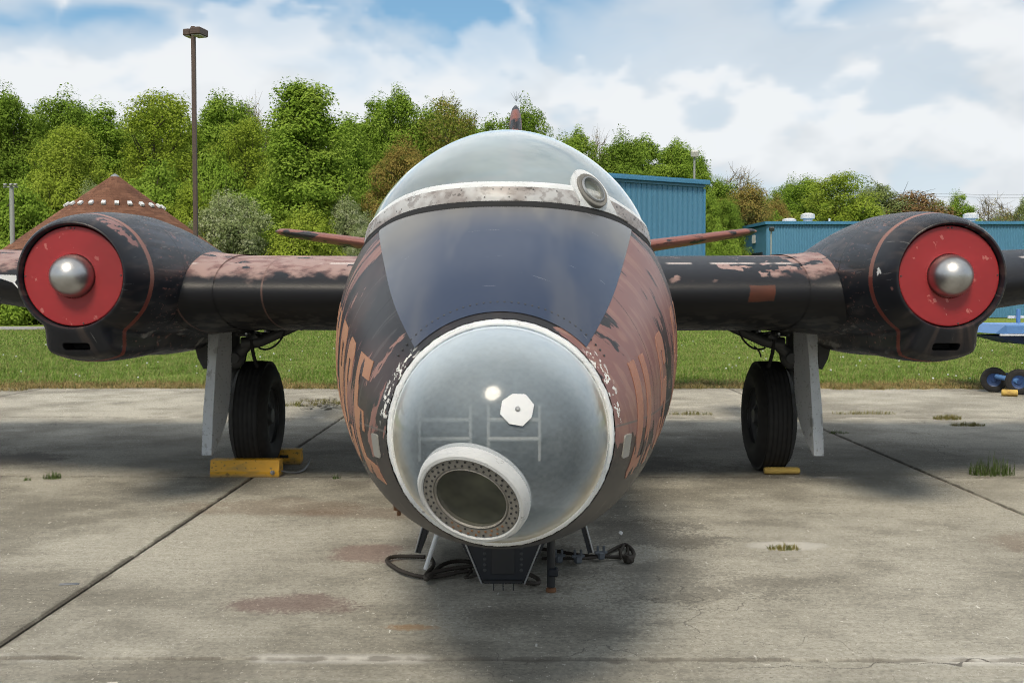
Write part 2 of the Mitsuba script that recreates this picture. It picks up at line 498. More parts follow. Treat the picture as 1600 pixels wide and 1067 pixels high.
def concrete(p, n, uv):
    x, y = p.x, p.y
    ix, iy = dr.floor((x - SL_X0) / SL_W), dr.floor((y - SL_Y0) / SL_D)
    tone = mikit.cell_rand(ix + 40, iy + 40, 3)
    big = fbm(x * .7, y * .7, 2.0, 4)
    mid = fbm(x * 2.6, y * 3.0, 5.0, 5)
    broom = fbm(x * 5, y * 55, 1.0, 3)
    grit = noise(x * 150, y * 150, 7.0)
    grit2 = noise(x * 75, y * 75, 3.0)
    c = mix((.180, .163, .138), (.320, .295, .255), dr.clip(.5 + 1.9 * (big - .5) + 1.6 * (mid - .5) + .35 * (tone - .5), 0, 1))
    c = c * mi.Color3f(.96, 1.0, .995) * (0.62 + .30 * broom + .34 * grit2 + .14 * noise(x * 34, y * 34, 4.0))
    c = mix(c, (.10, .085, .07), smoothstep(.72, .95, grit) * .45)
    c = mix(c, (.55, .53, .49), smoothstep(.90, .97, noise(x * 95, y * 95, 11.0)) * .6)
    c = mix(c, (.66, .64, .60), smoothstep(.965, .985, noise(x * 24, y * 24, 15.0)) * .7)
    # old spills and rust, darker patches right of the nose: each its own outline
    for sx, sy, rx_, ry_, col, k in [(-1.28, 5.86, .40, .20, (.125, .070, .068), .55), (-2.0, 8.6, .8, .35, (.17, .10, .06), .24), (-1.15, 8.35, .55, .28, (.16, .09, .06), .22), (-.55, 5.42, .16, .06, (.27, .14, .04), .5), (-3.6, 6.3, .35, .2, (.12, .07, .06), .35),
                                     (-1.0, 7.0, .25, .25, (.16, .08, .075), .45), (.7, 7.6, .9, .5, (.055, .05, .045), .35), (1.3, 10.9, 1.2, .5, (.07, .06, .055), .45), (-6.2, 11.3, 1.6, .5, (.07, .06, .055), .5), (4.2, 7.2, .9, .5, (.17, .11, .08), .3),
                                     (.35, 5.6, .8, .4, (.085, .078, .068), .25), (.75, 6.3, .9, .6, (.09, .082, .07), .35), (1.0, 7.6, .5, .5, (.10, .09, .075), .3), (-.9, 9.8, .9, .35, (.09, .08, .07), .4)]:
        r2 = dr.square((x - sx) / rx_) + dr.square((y - sy) / ry_)
        c = mix(c, col, smoothstep(1.1, .15, r2 + (mid - .5) * 2.6 + (grit2 - .5) * .8) * k)
    # pale bloom along the transverse joints and round a plugged hole
    jy = (y - SL_Y0) / SL_D
    fy = dr.abs(jy - dr.floor(jy + .5)) * SL_D
    c = mix(c, (.50, .49, .46), smoothstep(.10, .0, fy) * smoothstep(.50, .66, fbm(x * 1.1, dr.floor(jy + .5) * 9.0, 4, 3)) * smoothstep(.35, .55, mid) * .8)
    r2 = dr.square((x - 1.83) / .32) + dr.square((y - 7.25) / .16)
    c = mix(c, (.46, .45, .42), smoothstep(1.0, .2, r2 + (mid - .5) * 1.8) * .65)
    # crumbled edges of the long joints
    jx = (x - SL_X0) / SL_W
    fx = dr.abs(jx - dr.floor(jx + .5)) * SL_W
    ck = fbm(x * 9, y * 9, 5.0, 4)
    c = mix(c, (.075, .066, .055), smoothstep(.035, .010, fx + (ck - .5) * .09) * .55)
    c = mix(c, (.085, .075, .062), smoothstep(.035, .008, fy + (ck - .5) * .09) * .6)
    # hairline cracks
    cr = dr.abs(fbm(x * .55 + 3, y * .55, 9.0, 5) - .5)
    c = mix(c, (.06, .055, .05), smoothstep(.0022, .0007, cr) * smoothstep(.52, .62, fbm(x * .3, y * .3, 21, 2)) * .8)
    cr2 = dr.abs(fbm(x * 1.3 + 9, y * 1.3, 3.0, 5) - .5)
    c = mix(c, (.08, .072, .062), smoothstep(.004, .001, cr2) * smoothstep(.58, .66, fbm(x * .5 + 4, y * .5, 33, 2)) * .55)
    return c


scene['concrete'] = {'type': 'twosided', 'bsdf': {'type': 'bumpmap', 'arbitrary': proc(lambda p, n, uv: .0016 * noise(p.x * 150, p.y * 150, 2.0) + .003 * fbm(p.x * 5, p.y * 45, 1, 3), 3e-3), 'scale': 1.0,
                                                'bsdf': {'type': 'principled', 'base_color': proc(concrete), 'roughness': .82, 'specular': .3}}}


def lawn_fn(p, n, uv):
    a = fbm(p.x * .35, p.y * .35, 1, 4)
    b = fbm(p.x * 4, p.y * 4, 3, 3)
    c = mix((.075, .120, .020), (.120, .160, .040), a)
    c = mix(c, (.14, .12, .05), smoothstep(.55, .75, b) * .5)
    return c


painted('lawn_soil', lawn_fn, rough=.95, spec=.1)
painted('joint_dirt', lambda p, n, uv: mix((.035, .03, .024), (.07, .055, .04), fbm(p.x * 6, p.y * 6, 1, 3)), rough=.95, spec=.1)
painted('asphalt', lambda p, n, uv: mix((.17, .17, .175), (.23, .23, .235), fbm(p.x * 1.5, p.y * 1.5, 1, 4)), rough=.85)

S = 2500.0
struct('ground', TM([[-S, -S, -.06], [S, -S, -.06], [S, S, -.06], [-S, S, -.06]], [[0, 1, 2, 3]]), 'lawn_soil')
struct('road', bx((0, 62.5, -.04), (400, 6.5, .12), .01), 'asphalt')

PAVE_Y1 = 20.2
scene['pavement__joint_bed'] = ply(bx((0.7, (PAVE_Y1 - 10.4) / 2, -.045), (110, PAVE_Y1 + 10.4, .03), .001), 'joint_dirt')
labels['pavement'] = {'kind': 'structure'}
labels['pavement__joint_bed'] = {}
pr = np.random.default_rng(3)
for iy in range(-1, 5):
    for ix in range(-8, 8):
        a, b = SL_X0 + ix * SL_W, SL_Y0 + iy * SL_D
        d1 = SL_D if iy < 4 else PAVE_Y1 - b
        gap = .022
        t = pr.normal(0, .0016)
        m = bx((a + SL_W / 2, b + d1 / 2, -.10 + t), (SL_W - gap, d1 - (.016 if iy < 4 else 0), .20), .012)
        m.vertices[:, 2] += (m.vertices[:, 0] - a - SL_W / 2) * pr.normal(0, .0004) + (m.vertices[:, 1] - b) * pr.normal(0, .0004)
        part('pavement', 'slab', m, 'concrete')

# ------------------------------------------------------------------ the aircraft
YS = np.array([3.94, 4.3, 4.8, 5.4, 6.0, 6.8, 8, 10, 13, 15.5, 17.5, 19.5, 21.0])
FA = PCHIP(YS, [.43, .597, .735, .87, .945, .935, .935, .93, .86, .66, .45, .25, .08])
FB = PCHIP(YS, [.43, .567, .725, .845, .915, .925, .93, .93, .86, .66, .45, .25, .08])
FZ = PCHIP(YS, [1.2, 1.246, 1.322, 1.425, 1.45, 1.52, 1.62, 1.74, 1.86, 2.02, 2.2, 2.36, 2.45])


def fus(y, t):
    y, t = np.broadcast_arrays(np.asarray(y, float), np.asarray(t, float))
    e = 2 + .18 * np.clip((y - 3.94) / 1.2, 0, 1) - .18 * np.clip((y - 9) / 4, 0, 1)
    c, s = np.cos(t), np.sin(t)
    return np.stack([X0 + FA(y) * np.sign(c) * abs(c) ** (2 / e), y, FZ(y) + np.where(s > 0, FA(y), FB(y)) * np.sign(s) * abs(s) ** (2 / e)], -1)


def fus_n(y, t, e=1e-4):
    a, b = fus(y + e, t) - fus(y - e, t), fus(y, t + e) - fus(y, t - e)
    n = np.cross(b, a)
    n /= np.linalg.norm(n, axis=-1, keepdims=True)
    c = fus(y, t) - np.stack([X0 + 0 * np.asarray(y, float) + 0 * t, np.broadcast_to(y, n.shape[:-1]), FZ(y) + 0 * t], -1)
    return n * np.sign((n * c).sum(-1, keepdims=True))


def fus_top(x, y):
    """Height of the fuselage's upper surface."""
    A = FA(y)
    e = 2 + .18 * np.clip((y - 3.94) / 1.2, 0, 1)
    u = np.clip(np.abs(x - X0) / A, 0, .92)
    return FZ(y) + A * (1 - u ** e) ** (1 / e)


AC = thing('aircraft', 'weathered black twin-engined jet bomber with peeling pink primer, glazed nose towards the viewer', 'aircraft')
yy = np.concatenate([np.linspace(3.94, 6.6, 70), np.linspace(6.7, 21, 60)])
tt = np.linspace(0, 2 * PI, 181)[:-1]
FUSE = part(AC, 'fuselage', grid(fus(yy[:, None], tt[None, :]), True, False, True), 'paint_fuselage', True)

# nose frame ring, ragged white sealant
th = np.linspace(0, 2 * PI, 241)[:-1]
rows = []
for k, (r, y) in enumerate([(.400, 3.945), (.400, 3.922), (.405, 3.914), (.414, 3.914), (.423, 3.925), (.428, 3.950), (.430, 3.965)]):
    p = np.stack([np.cos(th) * 3, np.sin(th) * 3, np.full(240, k * .2)], 1)
    j = (meshkit.fbm(p * 9, 4, 2) - .5) * (.012 if k in (0, 1, 5, 6) else .005)
    rows.append(np.stack([X0 + (r + j) * np.cos(th), y + 0 * th + j * .3, 1.2 + (r + j) * np.sin(th)], 1))
RING = part(AC, 'nose_ring', grid(np.array(rows), True), 'paint_crazed', True, 'ragged white sealing ring round the clear nose')

# nose glazing
L_D, R_D = .40, .402
tq = np.linspace(0, PI / 2, 46)
ph = np.linspace(0, 2 * PI, 121)[:-1]


def dome(t, f):
    t, f = np.broadcast_arrays(t, f)
    return np.stack([X0 + R_D * np.cos(t) * np.cos(f), 3.93 - L_D * np.sin(t), 1.2 + R_D * np.cos(t) * np.sin(f)], -1)


N = np.array([-.29, -.81, -.51]); N /= np.linalg.norm(N)
RC = back(734.5, 782, 3.613)
dm_ = grid(dome(np.linspace(0, PI / 2, 120)[:, None], np.linspace(0, 2 * PI, 301)[:-1][None, :])[:, ::-1], True)
dv = dm_.vertices[dm_.faces].mean(1) - RC
dm_ = TM(dm_.vertices, dm_.faces[np.linalg.norm(dv - (dv @ N)[:, None] * N, axis=1) > .166])
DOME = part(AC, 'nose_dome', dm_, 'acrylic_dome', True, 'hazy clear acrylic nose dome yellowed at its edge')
# inside the nose: bulkhead, deck and pale seat rails
part(AC, 'bulkhead', lathe([(.001, 0), (.60, 0), (.60, .02), (.001, .02)], (X0, 4.62, 1.28), frame_of((0, -1, 0)), 48), 'interior_dark')
part(AC, 'nose_deck', bx((X0, 4.25, .93), (.66, .62, .03)), 'interior_dark')
for x0_, x1_, z0_, z1_ in ((655, 735, 655, 712), (763, 843, 655, 712)):
    Yr = 4.22
    a, b = back(x0_, z0_ - 22, Yr), back(x1_, z1_ + 8, Yr)
    pcs = [tube([[xx, Yr, a[2]], [xx, Yr, b[2]]], .007, 8) for xx in (a[0], b[0])]
    pcs += [tube([[a[0], Yr, back(0, zz, Yr)[2]], [b[0], Yr, back(0, zz, Yr)[2]]], .009, 8) for zz in (z0_, z0_ + 30)]
    part(AC, 'inner_rail', cat(*pcs), 'rail_dull', 40)

part(AC, 'nose_equipment', cat(bx((X0 + .16, 4.36, 1.17), (.20, .16, .22), .02), bx((X0 - .14, 4.40, 1.19), (.18, .14, .16), .02), bx((X0, 4.50, 1.45), (.40, .08, .08), .02)), 'dark_metal')
part(AC, 'nose_equipment', cat(bx((X0 + .05, 4.05, .965), (.10, .20, .05), .01), tube([[X0 - .28, 4.2, 1.0], [X0 - .20, 4.0, 1.02], [X0 - .02, 4.0, .99]], .012, 8)), 'lamp_grey', 40)

# flat aiming window let into the dome
N = np.array([-.29, -.81, -.51]); N /= np.linalg.norm(N)
RW = frame_of(N) * 1.08
RC = back(734.5, 782, 3.613)
AW = part(AC, 'aiming_window', lathe([(.187, -.060), (.189, -.036), (.185, -.012), (.177, -.002), (.167, 0), (.163, -.004), (.162, -.02)], RC, RW, 96), 'paint_crazed_grey', 40, 'pale crazed fairing round the flat nose window')


def rim_fn(p, n, uv):
    a = fbm(p.x * 20, p.y * 20, p.z * 20, 3)
    return mix((.13, .125, .115), (.20, .19, .175), a)


painted('rim_metal', rim_fn, rough=.55)
part(AW, 'rim', lathe([(.164, -.012), (.160, -.006), (.128, -.006), (.126, -.012), (.124, -.03)], RC, RW, 96), 'rim_metal', 40)
part(AW, 'gasket', lathe([(.126, -.010), (.122, -.004), (.118, -.010)], RC, RW, 96), 'rim_metal', 40)
part(AW, 'glass', lathe([(.001, -.014), (.121, -.014)], RC, RW, 64), 'window_glass')
part(AW, 'inner_tube', lathe([(.12, -.03), (.12, -.11), (.001, -.12)], RC, RW, 48), 'interior_dark', 30)
bolts = []
for ring, cnt, off in ((.137, 36, 0), (.153, 36, .5)):
    for k in range(cnt):
        a = (k + off) * 2 * PI / cnt
        o = RC + RW @ np.array([ring * math.cos(a), ring * math.sin(a), -.006])
        part(AW, 'bolt', lathe([(.0042, -.001), (.0042, .0022), (.003, .003)], o, RW, 6, False, True), 'rust' if math.sin(a) < -.75 and rnd.random() < .6 else 'black_metal')

# octagonal white patch plate with a bolt in the middle
pc = back(808, 640, 3.558)
pn = (pc - np.array([X0, 3.93, 1.2])) / np.array([R_D, L_D, R_D]) ** 2
RP = frame_of(pn)
tc = np.array([math.cos(0.2), 0, 0])
d = (pc - np.array([X0, 3.93, 1.2])) / np.array([R_D, L_D, R_D])
pc = np.array([X0, 3.93, 1.2]) + d / np.linalg.norm(d) * np.array([R_D, L_D, R_D]) + RP[:, 2] * .006
radii = [.060, .060, .056, .059, .062, .058, .060, .055]
poly = Polygon([(r * math.cos(.25 + k * PI / 4), r * math.sin(.25 + k * PI / 4)) for k, r in enumerate(radii)])
pm = ext(poly, .003)
pm = pm.subdivide().subdivide()
pm.vertices[:, 2] -= (pm.vertices[:, 0] ** 2 + pm.vertices[:, 1] ** 2) * .9
PT = part(AC, 'patch_plate', place(pm, RP, pc), 'paint_white_flat' if 0 else 'rail_pale', False, 'white octagonal patch bolted on the clear nose')
part(PT, 'bolt', lathe([(.009, .002), (.009, .006), (.005, .009), (.001, .009)], pc, RP, 16), 'steel_grey', 30)

# canopy: superelliptic bubble on the fuselage's shoulders
XC, YC, AXC, AYF, AYR, ZT = X0 + .002, 6.25, .815, 1.215, 1.75, 2.678


def canopy(f, v, out=0.0, grow=1.0):
    """f: azimuth from the front, v: 0 at the base to 1 at the top."""
    f, v = np.broadcast_arrays(np.asarray(f, float), np.asarray(v, float))
    n = 1.68
    hz = (1 - np.clip(v, 0, 1) ** n) ** (1 / n) * grow
    ay = np.where(np.cos(f) > 0, AYF, AYR)
    bxx, byy = XC + AXC * np.sin(f), YC - ay * np.cos(f)
    zb = fus_top(bxx, byy)
    return np.stack([XC + AXC * np.sin(f) * hz, YC - ay * np.cos(f) * hz, zb + (ZT - zb) * v], -1) if out == 0 else canopy(f, v) + canopy_n(f, v) * out


def canopy_n(f, v, e=1e-3):
    v = np.clip(v, .002, .995)
    a, b = canopy(f + e, v) - canopy(f - e, v), canopy(f, v + e) - canopy(f, v - e)
    n = np.cross(a, b)
    n /= np.linalg.norm(n, axis=-1, keepdims=True) + 1e-12
    return n * np.sign((n * (canopy(f, v) - np.array([XC, YC, 1.5]))).sum(-1, keepdims=True))


vs = np.sin(np.linspace(0, PI / 2, 60))
fs = np.linspace(-PI, PI, 181)[:-1]
CAN = part(AC, 'canopy', grid(canopy(fs[None, :], vs[:, None]), True), 'acrylic_canopy', True, 'hazy grey bubble canopy')


def sheet(front, thick_dir, thick, flip=False):
    """A curved plate: front surface points (n, m, 3) thickened inwards."""
    n, m = front.shape[:2]
    bk = front - thick_dir * thick
    ring = lambda P: np.concatenate([P[0, :], P[1:, -1], P[-1, -2::-1], P[-2:0:-1, 0]])
    edge = grid(np.stack([ring(front), ring(bk)]), True)
    return cat(grid(front), grid(bk), edge)


# white windscreen frame along the canopy's base
fa = np.linspace(-1.78, 1.78, 140)
zb_ = fus_top(XC + AXC * np.sin(fa), YC - np.where(np.cos(fa) > 0, AYF, AYR) * np.cos(fa))
vv = np.array([0.0, .14, .3, .5, .75, 1.0])[:, None] * (.068 / (ZT - zb_))[None, :]
fr = canopy(fa[None, :], vv, .014)
CF = part(AC, 'canopy_frame', sheet(fr, canopy_n(fa[None, :], vv), .016), 'paint_frame', 30, 'riveted white windscreen frame with scuffed paint')
vs2 = (np.array([.98, 1.2, 1.4, 1.52]) * .068)[:, None] / (ZT - zb_)[None, :]
wb = np.array([.013, .012, .007, .001])[:, None, None] + .004 * (meshkit.fbm(np.stack([fa * 6, fa * 0, fa * 0], -1), 3, 4)[None, :, None] - .5)
part(CF, 'sealant', grid(canopy(fa[None, :], vs2) + canopy_n(fa[None, :], vs2) * wb), 'paint_crazed', True, 'bright white sealant along the top of the windscreen frame')
for k in range(64):
    f = -1.5 + 3.0 * (k + .5) / 64
    for hv in (.020, .056):
        zb = fus_top(XC + AXC * math.sin(f), YC - AYF * math.cos(f))
        v = hv / (ZT - zb)
        o, nn = canopy(f, v, .014), canopy_n(np.array(f), np.array(v))
        part(CF, 'rivet', lathe([(.0042, -.001), (.0042, .0008), (.0025, .0018)], o, frame_of(nn), 6, False, True), 'dark_metal' if rnd.random() < .3 else 'paint_frame')
# dark rubber seal in front of the frame
ff = np.linspace(-1.50, 1.50, 120)


def skirt(f, s):
    x, y = XC + AXC * np.sin(f) * s, YC - AYF * np.cos(f) * s
    return np.stack([x, y, fus_top(x, y)], -1)


sk = np.stack([skirt(ff, s) + np.array([0, -.35, .94]) * h for s, h in ((1.055, .001), (1.05, .007), (1.02, .010), (.99, .012))])
part(AC, 'canopy_seal', grid(sk), 'gap_black', True)

# round clear-vision window in its white teardrop frame
best = None
R_ = np.array([math.cos(YAW), math.sin(YAW), 0]); U_ = np.cross(R_, FWD)


def project(q):
    d = np.asarray(q) - EYE
    z = d @ FWD
    return np.stack([800 + FPX * (d @ R_) / z, 533.5 - FPX * (d @ U_) / z], -1)


FF, VV = np.meshgrid(np.linspace(.1, 1.4, 200), np.linspace(.02, .8, 200))
dd = ((project(canopy(FF, VV)) - np.array([921, 301])) ** 2).sum(-1)
kf, kv = FF.ravel()[dd.argmin()], VV.ravel()[dd.argmin()]
o0, n0 = canopy(kf, kv), canopy_n(np.array(kf), np.array(kv))
RV = frame_of(n0)
J = np.stack([(canopy(kf + 1e-3, kv) - o0) / 1e-3, (canopy(kf, kv + 1e-3) - o0) / 1e-3], 1)
JI = np.linalg.pinv(RV[:, :2].T @ J)


def on_canopy(uv, out):
    q = uv @ JI.T
    f, v = kf + q[:, 0], np.clip(kv + q[:, 1], .003, .99)
    return canopy(f, v) + canopy_n(f, v) * out[:, None]


tear = unary_union([Polygon([(.122 * math.cos(a), .122 * math.sin(a)) for a in np.linspace(0, 2 * PI, 60)]), Polygon([(-.108, -.05), (-.14, -.26), (.22, -.26), (.112, -.05)])]).buffer(.05).buffer(-.05)
tear = tear.difference(Polygon([(.085 * math.cos(a), .085 * math.sin(a)) for a in np.linspace(0, 2 * PI, 48)]))
tm = ext(tear, .01)
v2, f2 = trimesh.remesh.subdivide_to_size(tm.vertices, tm.faces, .03)
keepz = v2[:, 2] > .005
vmesh = TM(on_canopy(v2[:, :2], np.where(keepz, .020, -.002)), f2)
vmesh = TM(vmesh.vertices, vmesh.faces)
VW = part(AC, 'vision_window', vmesh, 'paint_crazed', 30, 'white teardrop frame of the round canopy window')
oc = o0 + n0 * .019
part(VW, 'ring', lathe([(.096, -.02), (.096, .004), (.093, .007), (.076, .007), (.072, .004), (.070, -.02)], oc, RV, 64), 'rim_metal', 40)
part(VW, 'seal', lathe([(.074, .008), (.070, .016), (.065, .016), (.062, .006), (.062, -.02)], oc, RV, 48), 'steel_grey', 40)
part(VW, 'glass', lathe([(.001, .0), (.066, .0)], oc, RV, 48), 'window_glass')
part(VW, 'backing', lathe([(.062, -.03), (.06, -.05), (.001, -.05)], oc, RV, 32), 'lamp_grey')

# anti-glare panel between nose ring and windscreen
na = 70
ta = np.linspace(PI / 2 + math.radians(46.0), PI / 2 - math.radians(45.5), na)
rowsY = []
for t in ta:
    ys_ = np.linspace(4.0, 6.3, 600)
    p = fus(ys_, t)
    ins = ((p[:, 0] - XC) / AXC) ** 2 + ((p[:, 1] - YC) / AYF) ** 2 < 1.035 ** 2
    rowsY.append(ys_[ins.argmax()] if ins.any() else 5.5)
rowsY = np.array(rowsY)
ring_end = 3.975 + 0 * ta
sg = np.linspace(0, 1, 50)[:, None]
Yg = ring_end[None] * (1 - sg) + rowsY[None] * sg
Tg = np.broadcast_to(ta[None], Yg.shape)
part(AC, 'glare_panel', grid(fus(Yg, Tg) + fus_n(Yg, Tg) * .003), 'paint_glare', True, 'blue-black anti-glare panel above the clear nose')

# lettering on both flanks, stencilled block capitals laid on the skin
W, H_, st_ = .225, .47, .076


def glyph(ch):
    b = lambda x0, y0, x1, y1: sbox(x0 * W, y0 * H_, x1 * W, y1 * H_)
    s, t = st_ / W, st_ / H_
    c = .16
    full = Polygon([(c * W, 0), (W - c * W, 0), (W, c * W), (W, H_ - c * W), (W - c * W, H_), (c * W, H_), (0, H_ - c * W), (0, c * W)])
    inner = full.buffer(-st_, join_style=2)
    if ch == 'E': return unary_union([b(0, 0, s, 1), b(0, 0, 1, t), b(0, 1 - t, 1, 1), b(0, .5 - t / 2, .8, .5 + t / 2)])
    if ch == 'F': return unary_union([b(0, 0, s, 1), b(0, 1 - t, 1, 1), b(0, .5 - t / 2, .8, .5 + t / 2)])
    if ch == 'O': return full.difference(inner)
    if ch == 'C': return full.difference(inner).difference(b(1 - s * 1.2, .32, 1.1, .68))
    if ch == 'U': return full.difference(inner).difference(b(s, .7, 1 - s, 1.1)).union(b(0, .7, s, 1)).union(b(1 - s, .7, 1, 1))
    if ch == 'S': return full.difference(inner).union(b(.1, .5 - t / 2, .9, .5 + t / 2)).difference(b(1 - s * 1.1, .5 + t / 2, 1.1, .70)).difference(b(-.1, .30, s * 1.1, .5 - t / 2))
    if ch == 'R': return unary_union([full.difference(inner).intersection(b(0, .45, 1, 1)), b(0, 0, s, 1), b(0, .46, .9, .46 + t), Polygon([(.45 * W, .5 * H_), (.75 * W, .5 * H_), (W, 0), (.70 * W, 0)])])
    if ch == 'A': return unary_union([full.difference(inner).intersection(b(0, .4, 1, 1)), b(0, 0, s, .5), b(1 - s, 0, 1, .5), b(0, .36, 1, .36 + t)])
    if ch == '.': return b(0, 0, s, t)


def letter(ch, y0, side, slant):
    g = glyph(ch)
    m = cat(*[ext(q, .001) for q in getattr(g, 'geoms', [g])])
    v, f = trimesh.remesh.subdivide_to_size(m.vertices, m.faces, .03)
    u, w = v[:, 0], v[:, 1] - H_ * .53
    yv = y0 + (u if side > 0 else W - u) * .86 + slant * (w / H_)
    th = w / (FA(yv) * .98)
    th = th if side > 0 else PI - th
    q = fus(yv, th) + fus_n(yv, th) * np.where(v[:, 2] > .0005, .0026, .0006)[:, None]
    part(AC, 'letter', TM(q, f), 'paint_letter', True)


for k, ch in enumerate('ECROF'):
    letter(ch, 4.14 + k * .315, -1, .10)
for ch, y in zip('US', (4.15, 4.62)):
    letter(ch, y, 1, .02)
letter('.', 4.40, 1, .02); letter('.', 4.88, 1, .02)
for k, ch in enumerate('AFO'):
    letter(ch, 5.20 + k * .3 + (.1 if k else 0), 1, .02)

for k in range(36):
    t_ = math.radians(35 + 110 * k / 35)
    o, n_ = fus(4.03, t_), fus_n(np.array(4.03), np.array(t_))
    part(AC, 'rivet', lathe([(.0045, .002), (.0045, .0045), (.0028, .0056)], o, frame_of(n_), 6, False, True), 'dark_metal')

# small lamp windows each side of the ring
for side, (px, py) in ((-1, (587, 696)), (1, (978, 697))):
    y_, t_ = 4.05, (PI + math.radians(9) if side < 0 else -math.radians(9))
    o, n_ = fus(y_, t_), fus_n(np.array(y_), np.array(t_))
    RL = frame_of(n_)
    pl = sbox(-.024, -.034, .024, .034).buffer(.012)
    part(AC, 'side_lamp', place(ext(pl, .006), RL, o - n_ * .002), 'lamp_grey', 30)

# nacelle: closed loft with a chin scoop, its slot cut out
NX, NZ = 3.19, 1.87


def nac(y, t):
    r = PCHIP([7.66, 7.70, 7.76, 8.0, 8.4, 8.9, 9.5, 10.5, 12, 13.5, 15.0], [.395, .415, .436, .482, .522, .540, .548, .51, .385, .30, .25])(y)
    k = PCHIP([7.66, 7.73, 7.80, 7.95, 8.3, 9.0, 9.8, 11, 12, 15], [.0, .085, .150, .160, .140, .105, .07, .03, .0, .0])(y)
    dt = np.abs((t + PI / 2 + PI) % (2 * PI) - PI)
    b = np.clip((.60 - dt) / .22, 0, 1)
    b = b * b * (3 - 2 * b)
    return r + k * b


def make_nacelle(side):
    cx = X0 + side * NX
    y = np.concatenate([np.linspace(7.66, 8.2, 40), np.linspace(8.25, 15, 56)])
    t = np.linspace(0, 2 * PI, 145)[:-1]
    YY, TT = np.meshgrid(y, t, indexing='ij')
    r = nac(YY, TT)
    front = np.stack([cx + r * np.cos(TT), YY, NZ + r * np.sin(TT) - .22 * np.clip((YY - 9) / 3, 0, 1)], -1)
    # rolled lip and intake throat
    lip = []
    for rr, y_ in ((.372, 7.90), (.372, 7.72), (.376, 7.675), (.384, 7.660)):
        lip.append(np.stack([cx + rr * np.cos(t), np.full_like(t, y_), NZ + rr * np.sin(t)], -1))
    body = grid(np.concatenate([np.array(lip), front]), True, True, True)
    man = m3.Manifold(m3.Mesh(vert_properties=np.asarray(body.vertices, np.float32), tri_verts=np.asarray(body.faces, np.uint32)))
    if man.volume() < 0:
        man = m3.Manifold(m3.Mesh(vert_properties=np.asarray(body.vertices, np.float32), tri_verts=np.asarray(body.faces[:, ::-1], np.uint32)))
    slot = bx((cx, 7.74, NZ - .515), (.20, .40, .055), .026)
    sm = m3.Manifold(m3.Mesh(vert_properties=np.asarray(slot.vertices, np.float32), tri_verts=np.asarray(slot.faces, np.uint32)))
    res = man - sm
    if res.num_tri() > 100:
        g = res.to_mesh()
        body = TM(g.vert_properties[:, :3], g.tri_verts)
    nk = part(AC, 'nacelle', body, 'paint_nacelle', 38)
    part(nk, 'spinner', lathe([(.156, .02)] + [(.156 * math.cos(a), -.02 - .160 * math.sin(a)) for a in np.linspace(0, PI / 2 * .995, 24)], (cx, 7.70, NZ), np.stack([[1, 0, 0], [0, 0, 1], [0, 1, 0]], 1).astype(float), 64), 'spinner_metal', True)
    part(nk, 'slot_lining', bx((cx, 7.92, NZ - .515), (.196, .02, .052), .02), 'gap_black')
    part(nk, 'jet_pipe', lathe([(.27, 0), (.27, .25), (.24, .25), (.22, -.2), (.001, -.2)], (cx, 15.0, NZ - .22), frame_of((0, 1, 0)), 40), 'dark_metal', 30)
    return nk


for s in (-1, 1):
    make_nacelle(s)
    cx = X0 + s * NX
    ck = thing('intake_cover', 'round red intake cover in the engine %s' % ('below the brown conical roof' if s < 0 else 'near the blue sheds and blue trailer'), 'cover', 'red engine intake covers')
    scene[ck + '__disc'] = ply(lathe([(.001, .012), (.160, .012), (.164, -.004), (.352, -.004), (.362, .0), (.366, .012), (.366, .03)], (cx, 7.708, NZ), np.stack([[1, 0, 0], [0, 0, 1], [0, 1, 0]], 1).astype(float), 72), 'paint_red', smooth=35)
    for a in (0.02, PI / 2 + .04, PI / 2 - .04, PI, -PI / 2 + .2):
        part(ck, 'screw', lathe([(.006, .002), (.006, -.004), (.001, -.005)], (cx + .35 * math.cos(a), 7.704, NZ + .35 * math.sin(a)), np.stack([[1, 0, 0], [0, 0, 1], [0, 1, 0]], 1).astype(float), 8), 'dark_metal')


# wings
def airfoil(n=70):
    b = (1 - np.cos(np.linspace(0, PI, n))) / 2
    y = 5 * (.2969 * np.sqrt(b) - .126 * b - .3516 * b ** 2 + .2843 * b ** 3 - .1036 * b ** 4)
    u = np.concatenate([b[::-1], b[1:-1]])
    w = np.concatenate([y[::-1], -y[1:-1]])
    return u, w


AU, AW_ = airfoil()


def wing(side):
    st = [(.5, 8.46, 5.1, 1.755, .138), (.95, 8.50, 5.05, 1.755, .138), (2.0, 8.54, 4.85, 1.76, .143), (3.2, 8.60, 4.7, 1.765, .148), (3.9, 8.68, 4.5, 1.82, .130), (4.6, 8.82, 4.2, 1.90, .125), (7, 9.5, 3.4, 2.06, .105), (9.3, 10.1, 2.3, 2.20, .10), (9.75, 10.6, 1.3, 2.22, .06)]
    st = np.array(st)
    xs = np.concatenate([np.linspace(.5, 4.6, 40), np.linspace(4.8, 9.75, 24)])
    c = [PCHIP(st[:, 0], st[:, k])(xs) for k in (1, 2, 3, 4)]
    P = np.stack([np.broadcast_to((X0 + side * xs)[:, None], (len(xs), len(AU))), c[0][:, None] + c[1][:, None] * AU, c[2][:, None] + c[1][:, None] * c[3][:, None] * AW_], -1)
    return grid(P, True, True, True)


